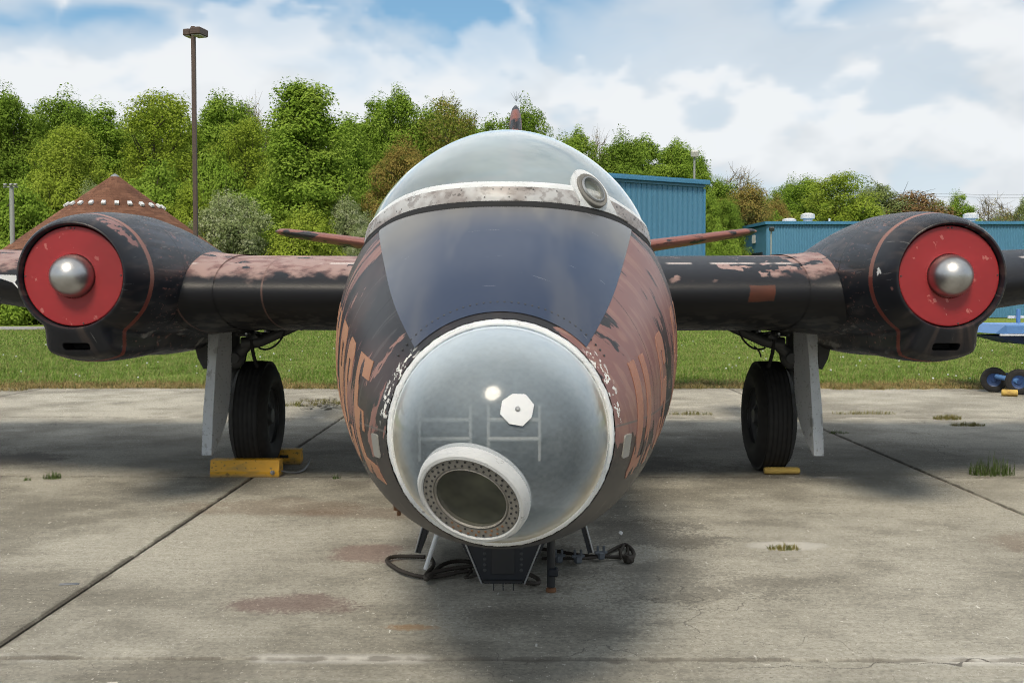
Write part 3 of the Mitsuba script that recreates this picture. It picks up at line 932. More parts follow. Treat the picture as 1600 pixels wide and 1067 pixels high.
for s in (-1, 1):
    wk = part(AC, 'wing', wing(s), 'paint_wing', 50)
    # bare metal flash outboard of the engine and a rough lap strip at the root
    # fillet collar where wing meets nacelle
    xs = np.linspace(2.42, 2.78, 9)
    cs = []
    for x_ in xs:
        g = .012 + .05 * ((x_ - 2.42) / .36) ** 2.2
        LE, CH, Z_, TH = 8.56 - g, 4.8, 1.762, .1455 + g / 4.2
        sel = (AU < .55)
        cs.append(np.stack([np.full(sel.sum(), X0 + s * x_), LE + CH * AU[sel], Z_ + CH * TH * AW_[sel]], -1))
    part(wk, 'fillet', grid(np.array(cs)), 'paint_wing', 50)

# white flash on the outer wing by the left engine
wf = back(18, 436, 8.74)
fl = ext(Polygon([(-.10, .035), (.07, .03), (.075, -.09), (.02, -.03), (-.10, .01)]), .006)
part(AC, 'wing_marking', place(fl, np.array([[1, 0, 0], [0, 0, -1], [0, 1, 0]]).astype(float), wf + np.array([0, -.02, 0])), 'rail_pale', False, 'torn white marking on the outer wing')


# tailplane and fin
def tailplane(side):
    xs = np.linspace(.05, 4.24, 30)
    k = (xs - .05) / 4.2
    le, ch = 17.2 + 1.0 * k, 2.6 * (1 - .55 * k)
    zz = 2.30 + .60 * k
    rnd_ = np.sqrt(np.clip(1 - ((xs - 3.9) / .35).clip(0, 1) ** 2, .02, 1))
    P = np.stack([np.broadcast_to((X0 + side * xs)[:, None], (30, len(AU))), le[:, None] + ch[:, None] * (.5 + (AU - .5) * rnd_[:, None]), zz[:, None] + (ch * .115 * rnd_)[:, None] * AW_], -1)
    return grid(P, True, True, True)


for s in (-1, 1):
    part(AC, 'tailplane', tailplane(s), 'paint_tail', 50)
zs = np.linspace(2.2, 5.12, 30)
k = (zs - 2.2) / 2.94
le, ch = 16.0 + 2.2 * k, 3.6 * (1 - .52 * k)
rd = np.sqrt(np.clip(1 - ((zs - 4.74) / .40).clip(0, 1) ** 2, .03, 1))
P = np.stack([X0 + (ch * .105 * rd)[:, None] * AW_ * (1.15 - .15 * k)[:, None], le[:, None] + ch[:, None] * (.5 + (AU - .5) * rd[:, None]), np.broadcast_to(zs[:, None], (30, len(AU)))], -1)
FIN = part(AC, 'fin', grid(P, True, True, True), 'paint_tail', 50)
for a in (-.5, -.22, .05, .3, .55):
    b = np.array([X0 + .01, 18.3, 5.10])
    part(FIN, 'spike', tube([b, b + np.array([.20 * math.sin(a), 0, .17 * math.cos(a)])], [.0035, .0015], 5), 'dark_metal')

# main landing gear
TYR = .55
for s in (-1, 1):
    wx, wy = X0 + s * 2.56, 10.56
    LG = part(AC, 'main_gear', tube([[X0 + s * 2.80, 10.58, 1.55], [X0 + s * 2.80, 10.58, .52]], .062, 16), 'dark_metal', 40)
    Rw = frame_of((s, 0, 0))
    hw = .185
    prof = [(.27, -hw * .75), (.33, -hw * .95), (.41, -hw), (.48, -hw * .86), (.515, -hw * .66)]
    for g in np.linspace(-.6, .6, 6):
        prof += [(TYR - .020 * abs(g) ** 2 - .0, hw * (g - .085)), (TYR - .02 * abs(g) ** 2 - .010, hw * (g - .06)), (TYR - .02 * abs(g) ** 2 - .010, hw * (g - .03)), (TYR - .02 * abs(g) ** 2, hw * (g - .005))]
    prof += [(.515, hw * .66), (.48, hw * .86), (.41, hw), (.33, hw * .95), (.27, hw * .75)]
    ty = lathe(prof, (wx, wy, TYR - .012), Rw, 72)
    ty.vertices[:, 2] = np.where(ty.vertices[:, 2] < .004, .004 - (.004 - ty.vertices[:, 2]) * .15, ty.vertices[:, 2])
    part(LG, 'tyre', ty, 'tyre_rubber', 35)
    part(LG, 'hub', lathe([(.275, -.15), (.27, -.12), (.22, -.09), (.12, -.10), (.07, -.15), (.001, -.155)], (wx, wy, TYR - .012), Rw, 40), 'dark_metal', 35)
    part(LG, 'axle', tube([[X0 + s * 2.82, 10.58, .54], [wx, wy, TYR - .012]], .05, 14), 'dark_metal', 40)
    # brake line, drag brace and the fat joint under the wing
    part(LG, 'joint', cat(hull(trimesh.creation.icosphere(1, .085).vertices * [1, .8, 1.3] + np.array([X0 + s * 2.66, 10.15, 1.14])), tube([[X0 + s * 2.78, 10.2, 1.03], [X0 + s * 2.62, 10.15, 1.2], [X0 + s * 2.46, 10.15, 1.36]], [.075, .06, .05], 12),
                          tube([[X0 + s * 2.66, 10.05, 1.14], [X0 + s * 2.66, 10.25, 1.14]], .05, 14)), 'dark_metal', 40)
    part(LG, 'drag_brace', cat(tube([[X0 + s * 2.60, 10.15, 1.27], [X0 + s * 2.42, 10.15, 1.30], [X0 + s * 2.02, 10.2, 1.47]], [.07, .055, .04], 10), tube([[X0 + s * 2.75, 10.3, 1.42], [X0 + s * 2.45, 10.3, 1.34], [X0 + s * 2.2, 10.4, 1.46]], .035, 8)), 'dark_metal', 40)
    part(LG, 'brake_line', tube(spline([[X0 + s * 2.50, 10.1, 1.32], [X0 + s * 2.49, 10.12, 1.18], [X0 + s * 2.47, 10.2, 1.05]], 12), .018, 8), 'black_rubber', 40)
    part(LG, 'cable', tube(spline([back(445 if s < 0 else 1155, 517, 10.0), back(432 if s < 0 else 1168, 538, 10.0), back(416 if s < 0 else 1186, 546, 10.0), back(404 if s < 0 else 1196, 543, 10.0)], 20), .010, 6), 'black_rubber', True)
    if s > 0:
        part(LG, 'cable', tube(spline([back(1178, 541, 10.0), back(1186, 549, 10.0), back(1189, 558, 10.0)], 8), .008, 6), 'black_rubber', True)
    # ribbed structure in the wheel bay
    for k in range(7):
        xx = X0 + s * (2.05 + k * .09)
        part(LG, 'bay_rib', tube([[xx, 9.9, 1.44 - .012 * k], [xx + s * .05, 10.5, 1.40 - .01 * k]], .012, 6), 'steel_grey' if k % 2 else 'dark_metal')
    # leg door: bent plate, fold down its middle
    rws = [(515, 325, 343, 361, 9.85), (558, 324.5, 338, 361, 9.82), (600, 321, 335.5, 360, 9.80), (642, 317.5, 333, 356, 9.80), (677, 316, 331.5, 346, 9.80), (700, 315.4, 330.5, 336, 9.80), (711, 315.2, 330.2, 331, 9.80)]
    col = []
    for py, a, f, b, Y in rws:
        A_, F_, B_ = back(a, py, Y + .07), back(f, py, Y), back(b, py, Y + .24 * max(.05, (b - f) / 24))
        col.append([A_, F_, B_])
    col = np.array(col)
    for nn in range(3):
        pass
    if s > 0:
        col[..., 0] = 2 * X0 - col[..., 0]
    zi = np.linspace(0, 1, 25)
    fine = np.stack([[PCHIP(np.linspace(0, 1, 7), col[:, j, q])(zi) for q in range(3)] for j in range(3)], 0).transpose(2, 0, 1)
    bk_ = fine + np.array([0, .028, 0])
    loop = np.concatenate([fine, bk_[:, ::-1]], 1)
    dm = grid(loop, True, True, True)
    part(AC, 'leg_door', dm, 'door_paint', 20, 'pale grey main gear leg door')
    for zz in (1.15, .78):
        part(LG, 'door_rod', tube([[X0 + s * 2.79, 10.52, zz], [X0 + s * 2.86, 9.95, zz + .04]], .014, 8), 'steel_grey', 40)
    part(LG, 'hydraulic_line', tube(spline([[X0 + s * 2.70, 10.5, 1.45], [X0 + s * 2.69, 10.47, 1.0], [X0 + s * 2.72, 10.47, .7], [X0 + s * 2.66, 10.5, .58]], 16), .011, 6), 'black_rubber', True)
    # small outboard flap
    q = [back(*a) for a in ((303, 535, 10.1), (324, 530, 10.1), (324, 570, 10.1), (318, 577, 10.1), (309, 560, 10.1))]
    q = np.array(q + [a + np.array([.0, .35, .0]) for a in q])
    if s > 0:
        q[:, 0] = 2 * X0 - q[:, 0]
    part(AC, 'bay_flap', hull(q), 'black_metal')

# nose gear: tapered guard plate, wheels behind it, bay doors
gx, gy = X0 - .024, 6.0
gp = Polygon([(-.118, .075), (.118, .075), (.238, .30), (.33, .60), (-.33, .60), (-.238, .30)])
Rg = np.array([[1, 0, 0], [0, 0, -1], [0, 1, 0]]).astype(float)
NG = part(AC, 'nose_gear', place(ext(gp, .012), Rg, (gx, gy + .012, 0)), 'blue_black', False, 'black tapered plate hanging under the nose')
for s in (-1, 1):
    e0, e1 = np.array([gx + s * .118, gy - .02, .075]), np.array([gx + s * .33, gy - .02, .60])
    part(NG, 'flange', hull([e0, e1, e0 + [0, .10, 0], e1 + [0, .10, 0], e0 + [s * .008, 0, 0], e1 + [s * .008, 0, 0], e0 + [s * .008, .1, 0], e1 + [s * .008, .1, 0]]), 'steel_grey')
    part(NG, 'wheel', lathe([(.10, -.05), (.18, -.055), (.22, -.04), (.232, 0), (.22, .04), (.18, .055), (.10, .05)], (gx + s * .062, 6.62, .228), frame_of((s, 0, 0)), 40), 'tyre_rubber', 40)
    for k in range(6):
        part(NG, 'bolt_head', lathe([(.011, 0), (.011, .004), (.006, .007)], (gx + s * .105, gy, .14 + k * .032 + .01), frame_of((0, -1, 0)), 8, False, True), 'dark_metal')
part(NG, 'centre_plate', bx((gx, gy - .004, .235), (.135, .012, .21), .003), 'black_metal')
part(NG, 'bottom_angle', bx((gx, gy - .012, .088), (.22, .03, .018), .003), 'black_metal')
for dx in (-.055, .0, .06):
    part(NG, 'pin', tube([[gx + dx, gy + .03, .08], [gx + dx, gy + .03, .025]], .004, 6), 'dark_metal')
part(NG, 'leg', tube([[gx, 6.5, .9], [gx, 6.58, .24]], .05, 12), 'dark_metal', 40)
for s in (-1, 1):
    xo = gx + s * .50
    pts = []
    rows = []
    for y_ in np.linspace(6.45, 7.25, 9):
        rows.append([[xo - s * .10, y_, .62], [xo - s * .055, y_, .45], [xo, y_, .31], [xo + s * .045, y_, .145]])
    rows = np.array(rows)
    nd = np.broadcast_to(np.array([s * .95, 0, .3]), rows.shape)
    part(AC, 'nose_gear_door', sheet(rows, nd, .03), 'blue_black', 30)
    part(AC, 'door_edge', tube([[xo - s * .05, 6.445, .45], [xo + s * .002, 6.445, .31], [xo + s * .047, 6.445, .145]], .007, 6), 'steel_grey', True)
w0, w1 = back(683, 834, 6.2), back(664.5, 889, 6.2)
part(AC, 'door_strut', tube([w0 + (w0 - w1) * .8, w0, w1], [.014, .014, .012], 8), 'rail_pale', 40, 'thin white strut hanging under the nose')
part(AC, 'drain_fitting', cat(tube([[-.665, 5.6, .80], [-.655, 5.6, .585]], .010, 8), bx((-.655, 5.6, .60), (.035, .03, .05), .005), bx((-.645, 5.6, .56), (.02, .03, .025), .004)), 'rust', 40)
part(AC, 'bracket', bx(back(970, 832, 6.2), (.022, .01, .018), .002, ry(.5)), 'rail_pale')

# black post that props the nose
pg = on_ground(861, 924)
PO = thing('support_post', 'slim dark metal post standing under the nose beside the tapered plate', 'post')
scene[PO + '__tube'] = ply(tube([[pg[0], pg[1], .03], [pg[0], pg[1], .58]], .024, 16), 'black_metal', smooth=40)
part(PO, 'foot', lathe([(.030, 0), (.030, .012), (.028, .02), (.022, .024)], (pg[0], pg[1], .001), np.eye(3), 20, True, True), 'rust', 40)
part(PO, 'clamp', bx((pg[0] + .01, pg[1] - .01, .12), (.06, .055, .05), .008), 'blue_black')

# ------------------------------------------------------------------ chocks, tow cable
CH = thing('wheel_chock', 'two bright yellow wheel chocks roped round one tyre, beside the pavement joint', 'chock')
labels[CH]['label'] = 'long bright yellow block chock in front of the tyre over the pavement joint'


def chock_prism(c, lx, dy, h, top, rot=0.0):
    prof = [(-dy / 2, .004), (dy / 2, .004), (dy / 2, h * .35), (top / 2, h), (-top / 2, h), (-dy / 2, h * .35)]
    pts = [(x, y, z) for x in (-lx / 2, lx / 2) for y, z in prof]
    return place(hull(pts), rz(rot), c)


a, b = on_ground(328, 746), on_ground(436, 746)
scene[CH + '__block'] = ply(chock_prism(((a[0] + b[0]) / 2, a[1] + .09, 0), b[0] - a[0], .18, .165, .13), 'chock_yellow')
part(CH, 'eye_bolt', lathe([(.022, 0), (.022, .008), (.012, .016), (.012, .03), (.001, .03)], (b[0] - .06, a[1] - .002, .05), frame_of((0, -1, 0)), 12), 'steel_grey', 30)
part(CH, 'rope', tube(spline([[b[0], a[1] + .10, .05], [b[0] + .10, a[1] + .18, .02], [b[0] + .17, a[1] + .45, .03], [b[0] + .18, a[1] + .62, .09]], 20), .009, 6), 'steel_grey', True)
CH2 = thing('wheel_chock', 'yellow block chock behind the tyre over the pavement joint, its end showing past the tyre', 'chock')
p2 = on_ground(468, 726)
scene[CH2 + '__block'] = ply(chock_prism((p2[0] - .33, p2[1] + .10, 0), .66, .18, .15, .12, .03), 'chock_yellow')
part(CH2, 'decal', bx((p2[0] - .16, p2[1] + .004, .085), (.09, .006, .03), .002), 'black_metal')


def log_chock(c, lx, r, rot=0.0):
    th = np.linspace(0, 2 * PI, 15)[:-1]
    rows = []
    for x, k in ((-lx / 2, .8), (-lx / 2 + .015, .97), (-lx / 4, 1.0), (0, .98), (lx / 4, 1.0), (lx / 2 - .015, .97), (lx / 2, .8)):
        rows.append(np.stack([np.full(14, x), r * 1.25 * k * np.cos(th), np.maximum(r + r * k * np.sin(th), .004)], -1))
    return place(grid(np.array(rows), True, True, True), rz(rot), c)


c3 = on_ground(1223, 742)
CH3 = thing('wheel_chock', 'short pale yellow wooden chock in front of the tyre away from the pavement joint', 'chock')
scene[CH3] = ply(log_chock((c3[0], c3[1] + .04, 0), .34, .036), 'chock_pale', smooth=40)
c4 = on_ground(1577, 620)
CH4 = thing('wheel_chock', 'worn yellow log chock beside the blue trailer wheel', 'chock')
scene[CH4] = ply(log_chock((c4[0] + .05, c4[1] + .1, 0), .26, .062, -.35), 'chock_pale', smooth=40)


def Z8(x, y): return on_ground(590 + x / 3.81, 760 + y / 3.81)


CB = thing('tow_cable', 'dark looped steel cable with clamps lying on the concrete under the nose', 'cable')


def on(pts, z=.016, wob=.0):
    q = np.array([Z8(*a) for a in pts])
    q[:, 2] = z + wob * np.abs(np.sin(np.arange(len(q)) * 1.7))
    return spline(q, 16 * len(pts))


part(CB, 'loop', tube(on([(560, 520), (430, 545), (300, 556), (190, 543), (90, 492), (58, 455), (85, 440), (170, 434), (282, 440)], .016, .01), .013, 8), 'rust_cable', True)
plain('rust_cable', (.035, .028, .022), .7)
part(CB, 'loop', tube(on([(580, 480), (430, 488), (350, 525), (290, 590), (287, 560), (325, 520), (330, 480), (310, 452)], .03, .012), .013, 8), 'rust_cable', True)
part(CB, 'loop', tube(on([(600, 505), (450, 530), (350, 550), (300, 585)], .045, .0), .013, 8), 'rust_cable', True)
part(CB, 'loop', tube(on([(500, 515), (540, 500), (545, 540), (525, 570), (560, 560), (600, 530)], .02, .01), .008, 8), 'rust_cable', True)
part(CB, 'loop', tube(on([(880, 572), (925, 602), (958, 590), (930, 558), (890, 540), (860, 500)], .016, .01), .013, 8), 'rust_cable', True)
part(CB, 'loop', tube(on([(850, 390), (1050, 405), (1200, 424), (1340, 440), (1440, 438), (1490, 395), (1475, 366), (1420, 385), (1345, 428)], .018, .01), .012, 8), 'rust_cable', True)
part(CB, 'loop', tube(on([(1478, 372), (1512, 400), (1518, 448), (1500, 466)], .03, .0), .014, 8), 'rust_cable', True)
part(CB, 'loop', tube(on([(1470, 372), (1448, 410), (1452, 440), (1485, 460)], .035, .0), .010, 8), 'rust_cable', True)
part(CB, 'loop', tube(on([(980, 455), (1100, 460), (1200, 456), (1340, 442)], .03, .006), .010, 8), 'rust_cable', True)
plain('clamp_blue', (.12, .135, .155), .45, .3)
for cx_, cy_ in ((1078, 465), (1192, 468), (1328, 445)):
    o = Z8(cx_, cy_)
    part(CB, 'clamp', cat(bx((o[0], o[1], .04), (.045, .05, .05), .008, rz(.3)), bx((o[0] - .02, o[1] - .01, .075), (.016, .016, .06), .004), bx((o[0] + .02, o[1] - .01, .075), (.016, .016, .06), .004), bx((o[0], o[1] - .01, .062), (.085, .02, .018), .004, rz(.2))), 'clamp_blue')
o = Z8(1495, 458)
part(CB, 'shackle', cat(bx((o[0], o[1], .03), (.06, .06, .05), .012, rz(.6)), tube([[o[0] - .05, o[1], .03], [o[0] - .06, o[1], .10]], .010, 6)), 'rust_cable')

# ------------------------------------------------------------------ tarmac litter: a scrap and weeds in the joints
SC = thing('metal_scrap', 'small flat blue-grey scrap lying on the concrete beside the long joint', 'scrap')
q = on_ground(108, 914)
scene[SC] = ply(hull([(q[0] - .06, q[1] - .01, .003), (q[0] + .055, q[1] + .01, .003), (q[0] + .05, q[1] + .035, .003), (q[0] - .03, q[1] + .03, .003), (q[0] - .05, q[1], .012), (q[0] + .04, q[1] + .02, .010)]), 'clamp_blue')


def blade_mesh(pos, h, w, lean, az, bend=.35):
    """Blades of grass: root points (n, 3), height, width, lean, azimuth, as two-triangle strips."""
    n = len(pos)
    s = np.stack([np.cos(az), np.sin(az), np.zeros(n)], 1)
    f = np.stack([-np.sin(az), np.cos(az), np.zeros(n)], 1)
    up = np.array([0, 0, 1.0])
    mid = pos + up * (h * .6)[:, None] + f * (lean * h * .35)[:, None]
    tip = pos + up * (h * (1 - .25 * np.abs(lean)))[:, None] + f * (lean * h)[:, None]
    v = np.stack([pos - s * w[:, None] / 2, pos + s * w[:, None] / 2, mid + s * w[:, None] * .38, mid - s * w[:, None] * .38, tip], 1).reshape(-1, 3)
    i = np.arange(n)[:, None] * 5
    f_ = np.concatenate([i + [0, 1, 2], i + [0, 2, 3], i + [3, 2, 4]])
    return TM(v, f_)


def grass_mat(name, a, b, c=None):
    def fn(p, n, uv):
        k = fbm(p.x * 1.1, p.y * 1.1, 2, 3)
        q = noise(p.x * 40, p.y * 40, 5)
        col = mix(a, b, dr.clip(.5 + (k - .5) * 1.6 + (q - .5) * .8, 0, 1))
        if c is not None:
            col = mix(col, c, smoothstep(.60, .75, noise(p.x * 23, p.y * 23, 9)) * .8)
        return col
    scene[name] = {'type': 'twosided', 'bsdf': {'type': 'principled', 'base_color': proc(fn), 'roughness': .6, 'specular': .25}}


grass_mat('grass_green', (.110, .195, .024), (.195, .285, .055), (.30, .275, .12))
grass_mat('grass_dry', (.22, .17, .065), (.33, .25, .11), (.10, .13, .03))
grass_mat('weed_green', (.040, .075, .016), (.085, .125, .03))
grass_mat('weed_dry', (.20, .17, .06), (.16, .15, .045), (.08, .10, .03))


def tuft(px, py, wx, wy, h, n, mat, label, seed):
    g = np.random.default_rng(seed)
    k = thing('weed_tuft', label, 'weeds')
    o = on_ground(px, py)
    r = np.sqrt(g.random(n)); a = g.random(n) * 2 * PI
    pos = np.stack([o[0] + wx * r * np.cos(a), o[1] + wy * r * np.sin(a), np.full(n, -.004)], 1)
    hh = h * (.45 + .75 * g.random(n)) * (1.1 - .5 * r)
    labels[k]['kind'] = 'stuff'
    scene[k] = ply(blade_mesh(pos, hh, np.full(n, .006) + .003 * g.random(n), g.normal(0, .5, n), g.random(n) * 2 * PI), mat)


for i, a in enumerate([
    (1225, 858, .12, .05, .055, 140, 'weed_dry', 'short dry tuft growing from a pale hole in the open concrete'),
    (1480, 655, .20, .12, .10, 300, 'weed_dry', 'straw-coloured tuft on the far joint, nearer the fuselage of the straw pair'),
    (1512, 665, .24, .10, .07, 300, 'weed_dry', 'straw-coloured low tuft just in front of a taller straw tuft'),
    (1550, 742, .22, .12, .22, 190, 'weed_green', 'tall wispy green weed at the edge of the wing shadow'),
    (82, 748, .09, .06, .10, 90, 'weed_green', 'small green weed at a joint in the wing shadow, far from the wheels'),
    (42, 751, .04, .04, .05, 30, 'weed_green', 'tiny green sprout left of a larger green weed in the wing shadow'),
    (526, 748, .04, .03, .06, 26, 'weed_green', 'tiny green sprout beside the yellow chock near the fuselage'),
    (500, 632, .45, .25, .12, 330, 'weed_dry', 'yellow-green weeds in broken concrete between tyre and fuselage'),
    (465, 634, .35, .18, .10, 200, 'weed_dry', 'sparse yellow weeds by the tyre at the broken joint'),
    (1080, 648, .35, .10, .09, 160, 'weed_dry', 'thin dry weeds on the joint between fuselage and tyre'),
    (1350, 647, .5, .08, .09, 200, 'weed_dry', 'row of dry weeds on the far joint beyond the leg door'),
    (1311, 677, .12, .08, .06, 60, 'weed_green', 'flat dark green weed on the long joint behind the leg door'),
]):
    tuft(*a, 40 + i)
# broken concrete crumbs by the fuselage
CR = thing('concrete_rubble', 'pale crumbs of broken concrete among yellow weeds beside the fuselage', 'rubble')
labels[CR]['kind'] = 'stuff'
g = np.random.default_rng(5)
pcs = []
for k in range(110):
    o = on_ground(g.uniform(470, 535), g.uniform(624, 640))
    r = g.uniform(.012, .045)
    pcs.append(hull(g.normal(0, 1, (10, 3)) * [r, r, r * .5] + [o[0], o[1], r * .4]))
scene[CR] = ply(cat(*pcs), 'concrete')

# lawn: blades in patches
def patch(size, n, hmin, hmax, w, seed):
    g = np.random.default_rng(seed)
    pos = np.concatenate([g.random((n, 2)) * size - size / 2, np.full((n, 1), -.06)], 1)
    cl = meshkit.fbm(np.concatenate([pos[:, :2] * 1.6, np.zeros((n, 1))], 1), 3, seed)
    h = hmin + (hmax - hmin) * np.clip(cl * 1.4 - .2 + g.normal(0, .15, n), 0, 1)
    return blade_mesh(pos, h, w * (.7 + .6 * g.random(n)), g.normal(0, .5, n), g.random(n) * 2 * PI)


scene['lawn_patch'] = {'type': 'shapegroup', 'blades': ply(patch(2.2, 2600, .10, .24, .013, 1), 'grass_green')}
scene['lawn_patch_far'] = {'type': 'shapegroup', 'blades': ply(patch(4.4, 3000, .10, .24, .032, 2), 'grass_green')}
scene['dry_patch'] = {'type': 'shapegroup', 'blades': ply(patch(1.0, 1100, .11, .21, .011, 3), 'grass_dry')}
for nm, lb, ct in (('lawn_grass', 'long green lawn grass beyond the concrete apron', 'grass'), ('dry_verge', 'strip of dry straw-coloured grass along the edge of the apron', 'grass')):
    labels[nm] = {'label': lb, 'category': ct, 'kind': 'stuff'}
g = np.random.default_rng(21)
ctr = {'lawn_grass': 0, 'dry_verge': 0}


def put(nm, group, x, y, s, rot):
    ctr[nm] += 1
    scene[f'{nm}__{ctr[nm]:03d}'] = {'type': 'instance', 'shapegroup': {'type': 'ref', 'id': group}, 'to_world': T().translate([float(x), float(y), 0.0]) @ T().rotate([0, 0, 1], float(rot)) @ T().scale([1, 1, float(s)])}


for y in np.arange(22.0, 37, 2.1):
    half = y * .52 + 1
    for x in np.arange(-half, half + 1, 2.1):
        put('lawn_grass', 'lawn_patch', x, y, g.uniform(.8, 1.15), 90 * g.integers(4))
for y in np.arange(38.5, 59, 4.2):
    half = y * .52 + 2
    for x in np.arange(-half, half + 2, 4.2):
        put('lawn_grass', 'lawn_patch_far', x, y, g.uniform(.8, 1.15), 90 * g.integers(4))
for x in np.arange(-14, 14, .85):
    put('dry_verge', 'dry_patch', x, 20.45 + g.normal(0, .07) - (.6 if x < -9.3 else 0), g.uniform(.6, 1.1), 90 * g.integers(4))
    if g.random() < .7:
        put('dry_verge', 'dry_patch', x + .3, 21.2 + g.normal(0, .2), g.uniform(.6, 1.0), 90 * g.integers(4))
# seed heads of dandelions
pcs, stems = [], []
for k in range(150):
    y = 21 + 22 * g.random() ** 1.4
    x = g.uniform(-.52, .52) * y
    z = g.uniform(.10, .22)
    s_ = trimesh.creation.icosphere(1, g.uniform(.012, .022))
    s_.apply_translation((x, y, z))
    pcs.append(s_); stems.append(tube([[x, y, -.06], [x, y, z]], .0025, 3, False))
scene['dandelion_heads__head'] = ply(cat(*pcs), 'rail_pale')
scene['dandelion_heads__stem'] = ply(cat(*stems), 'grass_green')
labels['dandelion_heads__head'] = {'kind': 'stuff'}; labels['dandelion_heads__stem'] = {'kind': 'stuff'}
labels['dandelion_heads'] = {'label': 'white dandelion seed heads dotted through the lawn', 'category': 'flowers', 'kind': 'stuff'}

# ------------------------------------------------------------------ blue trailer
plain('trailer_blue', (.016, .048, .15), .45)
plain('trailer_light', (.085, .20, .44), .4)
plain('trailer_dark', (.015, .035, .10), .5)
TR = thing('trailer', 'blue flat trailer on small wheels at the edge of the grass', 'trailer')
ty_ = 19.4
scene[TR + '__deck'] = ply(cat(bx((10.95, ty_ + .2, 1.17), (4.8, 1.9, .17), .02), hull([(8.55, ty_ - .76, 1.25), (8.55, ty_ + 1.1, 1.25), (8.40, ty_ - .7, 1.10), (8.40, ty_ + 1.1, 1.10), (8.6, ty_ - .75, 1.09), (8.6, ty_ + 1.1, 1.09)])), 'trailer_light')
part(TR, 'deck_edge', bx((10.9, ty_ - .775, 1.075), (4.9, .05, .03), .006), 'rail_pale')
part(TR, 'under_frame', hull([(8.45, ty_ - .6, 1.05), (13, ty_ - .6, 1.05), (8.45, ty_ + .6, 1.05), (13, ty_ + .6, 1.05), (9.0, ty_ - .5, .90), (9.6, ty_ - .5, .86), (13, ty_ - .5, .93), (9.0, ty_ + .5, .90), (13, ty_ + .5, .93)]), 'trailer_dark')
part(TR, 'brace', tube([[9.0, ty_ - .70, 1.0], [10.9, ty_ - .70, .78]], .045, 10), 'trailer_blue', 40)
part(TR, 'brace', tube([[9.2, ty_ - .55, 1.02], [11.4, ty_ - .55, .90]], .04, 10), 'trailer_light', 40)
part(TR, 'top_rail', bx((11.2, ty_ + 1.0, 1.36), (3.6, .05, .05), .006), 'rail_pale')
for xx in (9.55, 9.75):
    part(TR, 'upright', bx((xx, ty_ + .9, 1.39), (.06, .06, .26), .006), 'trailer_light')
for (px, py, dia, yy_) in ((1553, 612, .46, 19.4), (1592, 619, .46, 18.9)):
    o = back(px, 595, yy_)
    wk = part(TR, 'wheel', lathe([(.12, -.06), (.17, -.075), (.215, -.06), (.23, -.03), (.23, .03), (.215, .06), (.17, .075), (.12, .06)], (o[0], yy_, .23), frame_of((-.45, -1, 0)), 40), 'tyre_rubber', 40)
    part(wk, 'rim', lathe([(.125, -.05), (.12, .066), (.10, .055), (.045, .05), (.04, .07), (.001, .07)], (o[0], yy_, .23), frame_of((-.45, -1, 0)), 32), 'trailer_blue', 35)
o1, o2 = back(1553, 595, 19.4), back(1592, 595, 18.9)
part(TR, 'axle', tube([[o1[0], 19.3, .30], [o2[0] - .05, 18.85, .25]], .045, 12), 'trailer_light', 40)
part(TR, 'axle', tube([[o1[0], 19.6, .30], [o2[0] + .9, 19.6, .30]], .045, 12), 'trailer_blue', 40)
part(TR, 'post', tube([[o2[0] + .7, 19.5, .3], [o2[0] + .7, 19.5, .7]], .05, 12), 'trailer_blue', 40)

# ------------------------------------------------------------------ buildings
def blue_fn(p, n, uv):
    a = fbm(p.x * .5, p.y * .5, p.z * .25, 3)
    st_k = fbm(p.x * 2, p.y * 2, p.z * .3, 3)
    return mix((.066, .195, .320), (.082, .228, .365), .9 * a + .1 * st_k)


painted('metal_blue', blue_fn, rough=.45)
painted('metal_blue_trim', lambda p, n, uv: mix((.045, .18, .33), (.06, .21, .37), fbm(p.x, p.y, p.z, 3)), rough=.4)
plain('roof_grey', (.30, .31, .32), .5)
plain('dark_opening', (.012, .02, .03), .6)

BS = thing('metal_shed', 'tall blue ribbed metal shed behind the canopy', 'building')
A = np.array([0.6, 58.0]); B = back(1100, 281, 64.0)[:2]
ud = (B - A) / np.linalg.norm(B - A); LB = np.linalg.norm(B - A)
ang = math.atan2(ud[1], ud[0])
HB = 8.75
to3 = lambda m: place(m, rz(ang), (A[0], A[1], 0))
npan = 32
pw = LB / npan
prof = [(.018, .03), (.018, 0), (pw * .30, 0), (pw * .36, -.012), (pw * .64, -.012), (pw * .70, 0), (pw - .085, 0), (pw - .07, -.06), (pw - .035, -.06), (pw - .022, 0)]
WL = part(BS, 'wall', to3(bx((LB / 2, 6.0, HB / 2 - .05), (LB - .06, 11.8, HB - .1), .01)), 'metal_blue')
pan = ext(Polygon(prof + [(pw - .022, .04), (.018, .04)]), HB)
for k in range(npan):
    part(WL, 'panel', to3(place(pan, None, (k * pw, .045, 0))), 'metal_blue')
rv, nn_ = np.array([math.cos(ang), math.sin(ang)]), None
RO = part(BS, 'roof', to3(cat(hull([(-.3, -.25, HB + .12), (LB + .25, -.25, HB + .12), (-.3, 6, HB + .42), (LB + .25, 6, HB + .42), (-.3, 12.3, HB + .12), (LB + .25, 12.3, HB + .12), (-.3, -.25, HB + .06), (LB + .25, -.25, HB + .06), (-.3, 12.3, HB + .06), (LB + .25, 12.3, HB + .06)]))), 'metal_blue_trim')
part(BS, 'gutter', to3(bx((LB / 2, -.20, HB - .06), (LB + .5, .22, .22), .02)), 'metal_blue_trim')
part(BS, 'eave_trim', to3(bx((LB / 2, -.06, HB - .25), (LB + .1, .06, .14), .01)), 'metal_blue')
part(BS, 'corner_trim', to3(bx((LB + .03, .05, HB / 2 - .2), (.14, .22, HB - .4), .01)), 'metal_blue_trim')

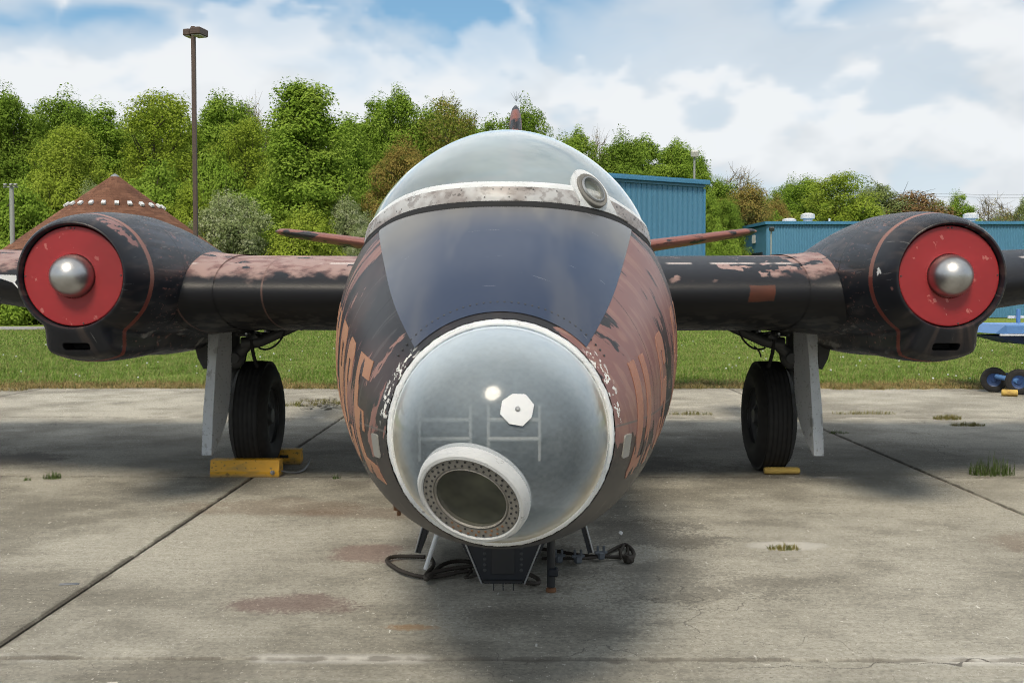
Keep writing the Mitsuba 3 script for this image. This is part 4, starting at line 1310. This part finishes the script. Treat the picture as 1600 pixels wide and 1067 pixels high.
LS = thing('warehouse', 'long low blue corrugated warehouse with white roof vents beyond the engine', 'building')
C0, C1 = back(1198, 350, 100.0), back(1150, 361, 109.0)
ZL = 8.75
XE = 78.0


def corrug(p0, p1, z0, z1, pitch=.30, dep=.06):
    p0, p1 = np.array(p0[:2]), np.array(p1[:2])
    L = np.linalg.norm(p1 - p0); u = (p1 - p0) / L; n = np.array([u[1], -u[0]])
    m = int(L / pitch)
    s = np.repeat(np.arange(m) * pitch, 4) + np.tile([0, .08, .15, .23], m) * pitch / .3
    o = np.tile([0, 0, 1, 1], m) * dep
    q = p0 + s[:, None] * u + o[:, None] * n
    P = np.stack([np.column_stack([q, np.full(len(q), z0)]), np.column_stack([q, np.full(len(q), z1)])])
    return grid(P)


part(LS, 'body', hull([(C0[0], 100.1, 0), (C1[0] + .1, 109, 0), (C1[0] + .1, 130, 0), (XE, 130, 0), (XE, 100.1, 0), (C0[0], 100.1, ZL - .1), (C1[0] + .1, 109, ZL - .1), (C1[0] + .1, 130, ZL - .1), (XE, 130, ZL - .1), (XE, 100.1, ZL - .1)]), 'metal_blue')
part(LS, 'cladding', corrug((C0[0], 100.05), (XE, 100.05), 0, ZL), 'metal_blue', False, None, 'stuff')
part(LS, 'roof', hull([(C0[0] - .2, 99.7, ZL), (C1[0] - .2, 109, ZL), (C1[0] - .2, 130.3, ZL), (XE, 130.3, ZL), (XE, 99.7, ZL), (C0[0] - .2, 99.7, ZL + .28), (C1[0] - .2, 109, ZL + .28), (C1[0] - .2, 130.3, ZL + .28), (XE, 130.3, ZL + .28), (XE, 99.7, ZL + .28), (C0[0] + 5, 115, ZL + .75), (XE, 115, ZL + .75)]), 'metal_blue_trim')
ed = np.array([C1[0] - C0[0], 9.0]); ea = math.atan2(ed[1], ed[0])
for f0, f1 in ((.10, .44), (.56, .90)):
    a_, b_ = np.array([C0[0], 100.1]) + ed * f0, np.array([C0[0], 100.1]) + ed * f1
    mid_ = (a_ + b_) / 2
    dr_ = part(LS, 'door', bx((mid_[0] - .08, mid_[1], 3.1), (np.linalg.norm(b_ - a_), .10, 6.2), .01, rz(ea)), 'dark_opening', False, 'dark open doorway')
part(LS, 'notice', bx((*(np.array([C0[0], 100.1]) + ed * .36 - np.array([.1, 0])), 7.55), (.9, .05, .8), .01, rz(ea)), 'rail_pale')
for px in (1233, 1262, 1516):
    o = back(px, 345, 104)
    hb = .5 if px == 1233 else 1.0
    part(LS, 'roof_vent', lathe([(.45, -.2), (.45, hb * .55), (.68, hb * .6), (.68, hb), (.4, hb + .12), (.001, hb + .14)], (o[0], 104, ZL + .25), np.eye(3), 20), 'rail_pale', 30)
o = back(1296, 346, 103)
part(LS, 'roof_vent', tube([[o[0], 103, ZL], [o[0], 103, ZL + .8]], .10, 8), 'rail_pale')

# brown conical roof pavilion
plain('wall_tan', (.35, .28, .20), .8)


def shingle_fn(p, n, uv):
    ax, ay = p.x - PVX, p.y - 60.0
    th = dr.atan2(ay, ax)
    r = dr.sqrt(ax * ax + ay * ay)
    row = dr.floor((9.0 - p.z) / .155)
    k = mikit.cell_rand(dr.floor(th * dr.maximum(dr.floor(r * 1.0) + 1, 2) * 1.6 + row * .37), row, 2)
    c = mix((.115, .055, .036), (.175, .088, .058), k)
    return mix(c, (.07, .035, .025), smoothstep(.55, .75, fbm(p.x * 1.2, p.y * 1.2, p.z * 2, 4)) * .5)


PVX = float(back(180, 300, 60.0)[0])
painted('shingles', shingle_fn, rough=.9, spec=.2)
PV = thing('round_pavilion', 'round building with a conical brown shingle roof behind the engine', 'building')
ap = back(180, 274, 60)[2]; be = back(30, 383, 58)[2]
nrow = 28
prof = []
RB = 6.0
for k in range(nrow):
    f0, f1 = k / nrow, (k + 1) / nrow
    r0, r1 = .12 + (RB - .12) * f0, .12 + (RB - .12) * f1
    z0, z1 = ap + (be - .38 - ap) * f0, ap + (be - .38 - ap) * f1
    prof += [(r0, z0 - .006), (r1, z1 + .006)]
scene[PV + '__roof'] = ply(lathe(prof, (PVX, 60, 0), np.eye(3), 24), 'shingles')
part(PV, 'wall', lathe([(3.8, -.06), (3.8, be - .3)], (PVX, 60, 0), np.eye(3), 24), 'wall_tan')
part(PV, 'soffit', lathe([(.1, be - .5), (RB, be - .5), (RB, be - .42)], (PVX, 60, 0), np.eye(3), 24), 'wall_tan')
part(PV, 'cap', lathe([(.34, ap - .22), (.2, ap - .02), (.001, ap + .10)], (PVX, 60, 0), np.eye(3), 12), 'steel_grey', 30)
vr = 2.55
vz = ap + (be - .38 - ap) * (vr - .12) / (RB - .12)
sl = math.atan2(ap - be + .45, RB)
for k in range(24):
    a_ = (k + .5) * 2 * PI / 24
    Rv = rz(a_ + PI / 2) @ rx(-sl) if 0 else None
    er = np.array([math.cos(a_), math.sin(a_), 0]); et = np.array([-math.sin(a_), math.cos(a_), 0])
    dn = er * math.cos(sl) - np.array([0, 0, math.sin(sl)])
    nr = np.cross(dn, et) if np.cross(dn, et)[2] > 0 else np.cross(et, dn)
    Rv = np.stack([et, dn, nr], 1)
    part(PV, 'roof_vent', bx(np.array([PVX, 60, vz]) + er * vr + nr * .08, (.22, .28, .14), .015, Rv), 'rail_pale')

# ------------------------------------------------------------------ lamp posts and wires
plain('bronze_pole', (.075, .050, .040), .5)
plain('pole_grey', (.28, .30, .29), .6)
plain('lamp_lens', (.5, .5, .48), .3)
LP = thing('lamp_post', 'tall dark bronze parking lot lamp post with a boxy twin head', 'lamp post')
o = back(302, 42, 40)
scene[LP + '__pole'] = ply(bx((o[0], 40, o[2] / 2), (.15, .15, o[2]), .012), 'bronze_pole')
hd = part(LP, 'lamp_head', cat(bx((o[0] + .26, 39.85, o[2] - .25), (.42, .62, .27), .03, rz(-.25))), 'bronze_pole')
part(hd, 'lens', bx((o[0] + .26, 39.85, o[2] - .395), (.34, .52, .02), .004, rz(-.25)), 'lamp_lens')
hd = part(LP, 'lamp_head', cat(bx((o[0] - .17, 40.1, o[2] - .23), (.30, .5, .25), .03, rz(-.25))), 'bronze_pole')
part(hd, 'lens', bx((o[0] - .17, 40.1, o[2] - .365), (.22, .4, .02), .004, rz(-.25)), 'lamp_lens')
part(LP, 'base', bx((o[0], 40, .2), (.5, .5, .5), .03), 'wall_tan')

FP = thing('floodlight_pole', 'weathered grey pole with a crossbar of two small lamps beside the brown conical roof', 'lamp post')
o = back(18, 291, 57)
scene[FP + '__pole'] = ply(tube([[o[0], 57, be - .38], [o[0], 57, o[2]]], [.13, .11], 12), 'pole_grey', smooth=40)
part(FP, 'crossbar', bx((o[0], 56.9, o[2] - .06), (.8, .06, .07), .008), 'pole_grey')
for dx in (-.26, .05, .30):
    part(FP, 'lamp', bx((o[0] + dx, 56.82, o[2] + .05), (.16, .16, .12), .02, rx(.4)), 'steel_grey')
FP2 = thing('floodlight_pole', 'pale floodlight on a thin pole above the tall blue shed', 'lamp post')
o = back(1085, 243, 86)
scene[FP2 + '__pole'] = ply(tube([[o[0], 86, -.06], [o[0], 86, o[2]]], .09, 10), 'pole_grey', smooth=40)
part(FP2, 'lamp', bx((o[0], 85.8, o[2] + .1), (.62, .4, .5), .06, rx(.3)), 'lamp_lens')
FP3 = thing('floodlight_pole', 'dark floodlight on a post in front of the low blue warehouse', 'lamp post')
o = back(1205, 361, 92)
scene[FP3 + '__pole'] = ply(tube([[o[0], 92, -.06], [o[0], 92, o[2]]], .07, 8), 'pole_grey', smooth=40)
part(FP3, 'lamp', bx((o[0], 91.8, o[2] + .15), (.42, .3, .34), .04, rx(.3)), 'dark_metal')

PWL = thing('power_line', 'thin double power line crossing the sky above the reddish trees', 'power line')
for k, py in enumerate((303, 307.5)):
    a_, b_ = back(1290, py - 6, 190), back(2200, py - 10, 190)
    s_ = np.linspace(0, 1, 30)[:, None]
    q = a_ * (1 - s_) + b_ * s_ - np.array([0, 0, 1.0]) * (4 * s_ * (1 - s_)) * 1.2
    part(PWL, 'wire', tube(q, .022, 4), 'dark_metal', True)

# ------------------------------------------------------------------ trees
def leaf_mat(name, a, b, c=None, trans=.55):
    def fn(p, n, uv):
        k = fbm(p.x * .45, p.y * .45, p.z * .6, 3)
        q = noise(p.x * 6, p.y * 6, p.z * 6)
        col = mix(a, b, dr.clip(.5 + (k - .5) * 1.8 + (q - .5) * .8, 0, 1))
        if c is not None:
            col = mix(col, c, smoothstep(.56, .70, noise(p.x * 3.1 + 7, p.y * 3.1, p.z * 3.1)) * .9)
        return col
    scene[name] = {'type': 'principledthin', 'base_color': proc(fn), 'roughness': .55, 'diff_trans': trans, 'spec_trans': 0.0, 'eta': 1.35}


leaf_mat('leaf_bright', (.190, .310, .038), (.315, .430, .075))
leaf_mat('leaf_mid', (0.181, 0.296, 0.038), (0.306, 0.426, 0.073))
leaf_mat('leaf_dark', (0.137, 0.231, 0.032), (0.241, 0.344, 0.059))
leaf_mat('leaf_yellow', (.225, .310, .034), (.345, .425, .070))
leaf_mat('leaf_olive', (0.210, 0.260, 0.047), (0.269, 0.320, 0.058), (0.291, 0.225, 0.084))
leaf_mat('leaf_bronze', (0.291, 0.228, 0.066), (0.358, 0.285, 0.090), (0.221, 0.237, 0.059))
leaf_mat('leaf_russet', (0.235, 0.142, 0.072), (0.302, 0.188, 0.090), (0.195, 0.213, 0.073))
leaf_mat('leaf_pale', (0.234, 0.285, 0.086), (0.302, 0.365, 0.180))
leaf_mat('leaf_blossom', (.22, .28, .11), (.34, .40, .19), (.44, .48, .30))
painted('bark', lambda p, n, uv: mix((.045, .038, .030), (.095, .082, .068), fbm(p.x * 4, p.y * 4, p.z * 1.5, 4)), rough=.9, spec=.1)
painted('bark_pale', lambda p, n, uv: mix((.16, .14, .12), (.24, .215, .19), fbm(p.x * 4, p.y * 4, p.z * 1.5, 4)), rough=.9, spec=.1)


def grow(seed, H, W, low, nclump, nleaf, leaf, crad, shape, limb=18, trunk_r=.22, twigs=0, lean=0.0):
    """A tree: (trunk and limbs, leaves). shape(f) is the crown's half-width share at the height share f of the crown."""
    g = np.random.default_rng(seed)
    C_, tries = [], 0
    z0 = H * low
    while len(C_) < nclump and tries < 60000:
        tries += 1
        f = g.random()
        a, r = g.random() * 2 * PI, math.sqrt(g.random())
        lob = .82 + .34 * math.sin(a * 2 + seed + f * 4) * math.sin(f * 7 + seed * 2 + a) + g.normal(0, .09)
        rr = r * W / 2 * shape(f) * lob
        p = np.array([rr * math.cos(a) + lean * f * W * .2, rr * math.sin(a), z0 + f * (H - z0 - crad * .4)])
        if r < .45 and g.random() < .55: continue
        if all(np.linalg.norm((p - q) * [1, 1, 1.3]) > crad * .70 for q in C_):
            C_.append(p)
    C_ = np.array(C_)
    n = len(C_) * nleaf
    c = np.repeat(C_, nleaf, 0)
    ck = .45 + .85 * g.random(len(C_))
    cr = crad * np.repeat(ck, nleaf)
    u = g.normal(0, 1, (n, 3)); u /= np.linalg.norm(u, axis=1, keepdims=True)
    rad = cr * (g.random(n) ** .42) * (.72 + .56 * meshkit.noise(u * 2.2 + c * .7, seed))
    tall = np.repeat(np.where(g.random(len(C_)) < .3, 1.35, .72), nleaf)
    pos = c + u * rad[:, None] * np.stack([1.9 - .9 * tall ** .3 * 1.0, 1.9 - .9 * tall ** .3, tall], 1)
    pos[:, 2] -= .10 * rad
    nrm = u * 1.0 + np.array([0, 0, .55]) + (pos - np.array([0, 0, H * .45])) / W * .5 + g.normal(0, .50, (n, 3))
    nrm /= np.linalg.norm(nrm, axis=1, keepdims=True)
    t1 = np.cross(nrm, g.normal(0, 1, (n, 3))); t1 /= np.linalg.norm(t1, axis=1, keepdims=True) + 1e-9
    t2 = np.cross(nrm, t1)
    thin = g.random(n) < np.repeat(np.clip(ck ** 2 * 1.15, .22, 1), nleaf)     # small clumps carry fewer leaves
    pos, nrm, t1, t2 = pos[thin], nrm[thin], t1[thin], t2[thin]
    n = len(pos)
    s = leaf * (.55 + .8 * g.random(n))[:, None]
    v = np.stack([pos - t1 * s * .6, pos + t2 * s * .36 - nrm * s * .08, pos + t1 * s * .6, pos - t2 * s * .36 - nrm * s * .08], 1).reshape(-1, 3)
    i = np.arange(n)[:, None] * 4
    leaves = TM(v, np.concatenate([i + [0, 1, 2], i + [0, 2, 3]]))
    # wood
    top = np.array([lean * W * .2, 0, H * .90])
    zz = np.linspace(0, 1, 12)
    axis = np.stack([top[0] * zz ** 2 + .22 * np.sin(zz * 5 + seed), .22 * np.sin(zz * 4 + 2 * seed), -.3 + (H * .90 + .3) * zz], 1)
    wood = [tube(axis, trunk_r * (1 - zz) ** .75 + .02, 8)]
    order = g.permutation(len(C_))[:limb]
    for k in order:
        e = C_[k]
        hz = max(z0 * .75, e[2] - np.hypot(e[0], e[1]) * g.uniform(.7, 1.3))
        fz = np.clip((hz + .3) / (H * .9 + .3), .05, .92)
        s0 = np.array([np.interp(fz, zz, axis[:, j]) for j in range(3)])
        mid = s0 * .45 + e * .55 + np.array([0, 0, -.12 * np.linalg.norm(e - s0)]) + g.normal(0, .15, 3)
        wood.append(tube(spline([s0, mid, e], 8), np.linspace(trunk_r * .55 * (1 - fz * .55), .022, 8), 5))
    for k in range(twigs):
        e = C_[g.integers(len(C_))]
        d = g.normal(0, 1, 3) * [.8, .8, .3] + np.array([0, 0, .9]) + e * [.12, .12, 0]
        d /= np.linalg.norm(d)
        L = crad * g.uniform(.8, 1.9)
        wood.append(tube(np.array([e - d * L * .5, e + d * L * .15 + g.normal(0, .06, 3), e + d * L * .8 + g.normal(0, .16, 3)]), [.034, .022, .009], 3, False))
    return cat(*wood), leaves


rnd_shape = lambda f: math.sqrt(max(0.02, 1 - (2 * f - .85) ** 2 / 1.35))
oval = lambda f: max(.12, math.sin(PI * (f * .86 + .10)) ** .75)
cone = lambda f: max(.10, (1 - f) ** .72 * (.55 + .45 * min(1, f * 5)))
bush = lambda f: math.sqrt(max(.03, 1 - (f * 1.0) ** 2.2))
SP = {
    'maple': dict(H=19, W=10, mat='leaf_bright', args=(101, 19, 10, .10, 186, 659, 0.198, 1.20, lambda f: max(.16, (1 - f) ** .45 * min(1, .6 + f * 2.0)), 26, .26)),
    'oak': dict(H=17, W=11, mat='leaf_dark', args=(102, 17, 11, .12, 178, 691, 0.189, 1.30, rnd_shape, 22, .30)),
    'ash': dict(H=18, W=10, mat='leaf_yellow', args=(103, 18, 10, .16, 186, 295, 0.169, 1.10, oval, 44, .24, 60)),
    'poplar': dict(H=18, W=7, mat='leaf_mid', args=(104, 18, 7, .10, 147, 470, 0.178, 1.05, oval, 22, .20, 30)),
    'linden': dict(H=18, W=9, mat='leaf_mid', args=(109, 18, 9, .08, 193, 592, 0.189, 1.15, rnd_shape, 30, .24, 30)),
    'budding': dict(H=16, W=9, mat='leaf_olive', args=(105, 16, 9, .12, 170, 367, 0.149, 1.05, rnd_shape, 40, .20, 140)),
    'bronze': dict(H=12, W=8, mat='leaf_bronze', args=(106, 12, 8, .06, 153, 492, 0.139, .95, rnd_shape, 30, .15, 100)),
    'bare': dict(H=15, W=8, mat='leaf_bronze', args=(107, 15, 8, .18, 153, 63, 0.119, 1.0, rnd_shape, 60, .20, 520)),
    'russet': dict(H=10, W=9, mat='leaf_russet', args=(108, 10, 9, .05, 147, 395, 0.139, .95, bush, 40, .13, 260)),
    'pale': dict(H=14, W=8, mat='leaf_pale', args=(110, 14, 8, .06, 153, 427, 0.159, 1.0, oval, 30, .16, 80)),
    'blossom': dict(H=7, W=8, mat='leaf_blossom', args=(111, 7, 8, .03, 170, 559, 0.109, .72, bush, 34, .12, 60)),
    'thicket': dict(H=8, W=8, mat='leaf_mid', args=(112, 8, 8, .02, 162, 559, 0.159, .95, bush, 24, .12, 30)),
    'thicket_light': dict(H=8, W=8, mat='leaf_yellow', args=(113, 8, 8, .02, 162, 527, 0.149, .95, bush, 28, .12, 40)),
}
for nm, d in SP.items():
    wood, leaves = grow(*d['args'])
    scene['kind_' + nm] = {'type': 'shapegroup', 'trunk': ply(wood, 'bark_pale' if nm == 'bare' else 'bark', smooth=True), 'crown': ply(leaves, d['mat'])}

tg = np.random.default_rng(77)


def plant(name, sp, px, top, wpx, Y, label=None, cat_='tree', group=None, key=None):
    d = SP[sp]
    o = back(px, 468, Y)
    hz = back(px, top, Y)[2]
    w = wpx * (1.45 if Y > 115 and px > 1100 else 1.2) / FPX * Y
    k = key or thing(name, label, cat_, group)
    scene[k] = {'type': 'instance', 'shapegroup': {'type': 'ref', 'id': 'kind_' + sp},
                'to_world': T().translate([float(o[0]), float(Y), -.06]) @ T().rotate([0, 0, 1], float(tg.uniform(0, 360))) @ T().scale([w / d['W'], w / d['W'], hz / d['H']])}


G1 = 'trees of the wood beyond the lawn'
for a in [
    ('oak', 25, 146, 150, 96, 'dark green tree at the very edge of the view, behind the grey floodlight pole'),
    ('oak', 105, 150, 150, 94, 'dark rounded tree whose top rises between the grey floodlight pole and the brown roof'),
    ('ash', 105, 188, 150, 82, 'yellow-green tree in front of the dark trees, just above the brown conical roof'),
    ('poplar', 172, 160, 110, 92, 'slim mid-green tree over the peak of the brown conical roof'),
    ('ash', 248, 134, 170, 86, 'large yellow-green tree with dark forking limbs right behind the lamp post'),
    ('linden', 345, 150, 130, 92, 'leafy green tree just past the lamp post on the canopy side'),
    ('bare', 395, 155, 80, 97, 'leafless twiggy treetop poking up beside the tallest tree'),
    ('ash', 385, 178, 130, 84, 'yellow-green tree between the lamp post and the tallest tree'),
    ('maple', 474, 124, 190, 72, 'tallest bright green maple-like tree, standing forward with dark trunk showing'),
    ('linden', 548, 188, 110, 88, 'lower green tree filling the dip after the tallest tree'),
    ('poplar', 585, 150, 100, 95, 'airy green tree with sky showing through, on the canopy side of the tallest tree'),
    ('linden', 628, 142, 110, 93, 'dense green tree with a high rounded top above the olive tree'),
    ('budding', 700, 150, 120, 92, 'olive-brown budding tree left of the tail fin above the canopy'),
    ('bronze', 632, 222, 110, 74, 'small bronze-leaved tree low in front of the wood by the canopy'),
    ('poplar', 765, 182, 90, 97, 'green tree between the olive-brown tree and the tail fin'),
    ('oak', 822, 168, 110, 95, 'dark green tree right behind the tail fin'),
    ('linden', 905, 205, 100, 105, 'green tree over the canopy on the shed side'),
    ('bare', 935, 205, 60, 112, 'thin leafless treetop between two green trees above the canopy'),
    ('oak', 978, 215, 120, 104, 'dark rounded tree above the near corner of the tall blue shed'),
    ('linden', 1052, 222, 100, 108, 'green tree above the middle of the tall blue shed roof'),
    ('poplar', 1094, 236, 46, 104, 'narrow sparse tree behind the pale floodlight'),
]:
    plant('tree', *a, group=G1)
G2 = 'trees beyond the blue sheds'
for a in [
    ('linden', 1122, 280, 60, 118, 'green tree at the far corner of the tall blue shed'),
    ('bare', 1152, 262, 80, 128, 'pale leafless tree between the two blue buildings'),
    ('bronze', 1168, 290, 90, 116, 'golden-bronze tree between the two blue buildings, below the leafless one'),
    ('oak', 1130, 310, 70, 106, 'dark low tree tucked against the corner of the tall blue shed'),
    ('bronze', 1212, 310, 44, 125, 'small orange-tinged tree before the bright green pair'),
    ('oak', 1232, 284, 70, 150, 'dark green treetop behind the small orange-tinged tree'),
    ('linden', 1262, 278, 80, 138, 'green tree over the first white roof vents'),
    ('ash', 1304, 266, 120, 132, 'bright yellow-green tree, the largest above the low blue warehouse'),
    ('pale', 1372, 284, 90, 140, 'pale grey-green feathery tree beside the largest yellow-green one'),
    ('russet', 1415, 296, 150, 142, 'reddish-brown spreading tree behind the engine cowl'),
    ('poplar', 1496, 299, 50, 140, 'small dark green tree standing alone between reddish and bare trees'),
    ('bare', 1546, 306, 76, 140, 'bare brown round-headed tree near the power line'),
    ('pale', 1598, 308, 40, 138, 'pale green tree at the edge of the view beyond the bare brown tree'),
    ('thicket_light', 1345, 318, 110, 128, 'light green thicket below the pale feathery tree'),
    ('thicket', 1212, 330, 70, 118, 'green thicket below the small orange-tinged tree'),
    ('russet', 1470, 325, 80, 150, 'low reddish brush behind the top of the engine'),
    ('pale', 1572, 330, 80, 150, 'low pale brush under the bare brown tree'),
]:
    plant('tree', *a, group=G2)
G3 = 'shrubs along the front of the wood'
for a in [
    ('blossom', 362, 298, 165, 66, 'whitish flowering shrub beside the lamp post above the wing'),
    ('blossom', 545, 308, 100, 70, 'smaller whitish flowering shrub between the tallest tree and the canopy'),
    ('blossom', 568, 352, 60, 62, 'low whitish shrub touching the canopy edge'),
    ('pale', 150, 284, 70, 78, 'pale green shrub peeping over the shoulder of the brown roof'),
    ('thicket', 30, 290, 150, 74, 'green thicket behind the grey floodlight pole'),
    ('thicket_light', 85, 250, 140, 80, 'light green thicket above the slope of the brown roof'),
    ('thicket', 250, 250, 150, 78, 'green thicket behind the peak of the brown roof, lamp post side'),
    ('thicket_light', 300, 290, 120, 74, 'light green thicket right at the foot of the lamp post'),
    ('thicket', 420, 270, 130, 76, 'green thicket above the whitish shrub by the lamp post'),
    ('thicket_light', 480, 330, 140, 66, 'light green thicket at the foot of the tallest tree'),
    ('thicket', 590, 265, 120, 78, 'green thicket under the bronze tree by the canopy'),
    ('thicket', 350, 230, 120, 82, 'tall green thicket behind the lamp post'),
    ('bronze', 612, 330, 70, 72, 'low bronze shrub against the canopy edge'),
    ('thicket', 1120, 350, 60, 96, 'dark thicket in the gap between the two blue buildings'),
    ('thicket_light', 1158, 335, 50, 133, 'golden-green thicket just beyond the end of the low warehouse'),
]:
    plant('shrub', *a, cat_='shrub', group=G3)
labels['woodland'] = {'label': 'deep green mass of the wood behind the front row of trees', 'category': 'woodland', 'kind': 'stuff'}
k = 0
for px, top, w, Y, sp in [(x, 182 + 20 * math.sin(x * .045), 150, 108 + 8 * math.sin(x * .07), s) for x, s in zip(range(-60, 760, 62), ['oak', 'linden', 'oak', 'poplar', 'linden', 'oak', 'linden'] * 3)] + \
                         [(x, 226 + 8 * math.sin(x), 130, 118, s) for x, s in zip(range(770, 1110, 60), ['oak', 'linden', 'oak', 'poplar', 'linden', 'oak'])] + \
                         [(x, 306 + 8 * math.sin(x), 120, 165, s) for x, s in zip(range(1110, 1460, 56), ['oak', 'linden', 'pale', 'poplar', 'linden', 'pale', 'budding'])] + \
                         [(x, 275, 130, 92, 'thicket') for x in range(-20, 700, 80)]:
    k += 1
    plant('', sp, px, top, w, Y, key=f'woodland__{k:03d}')
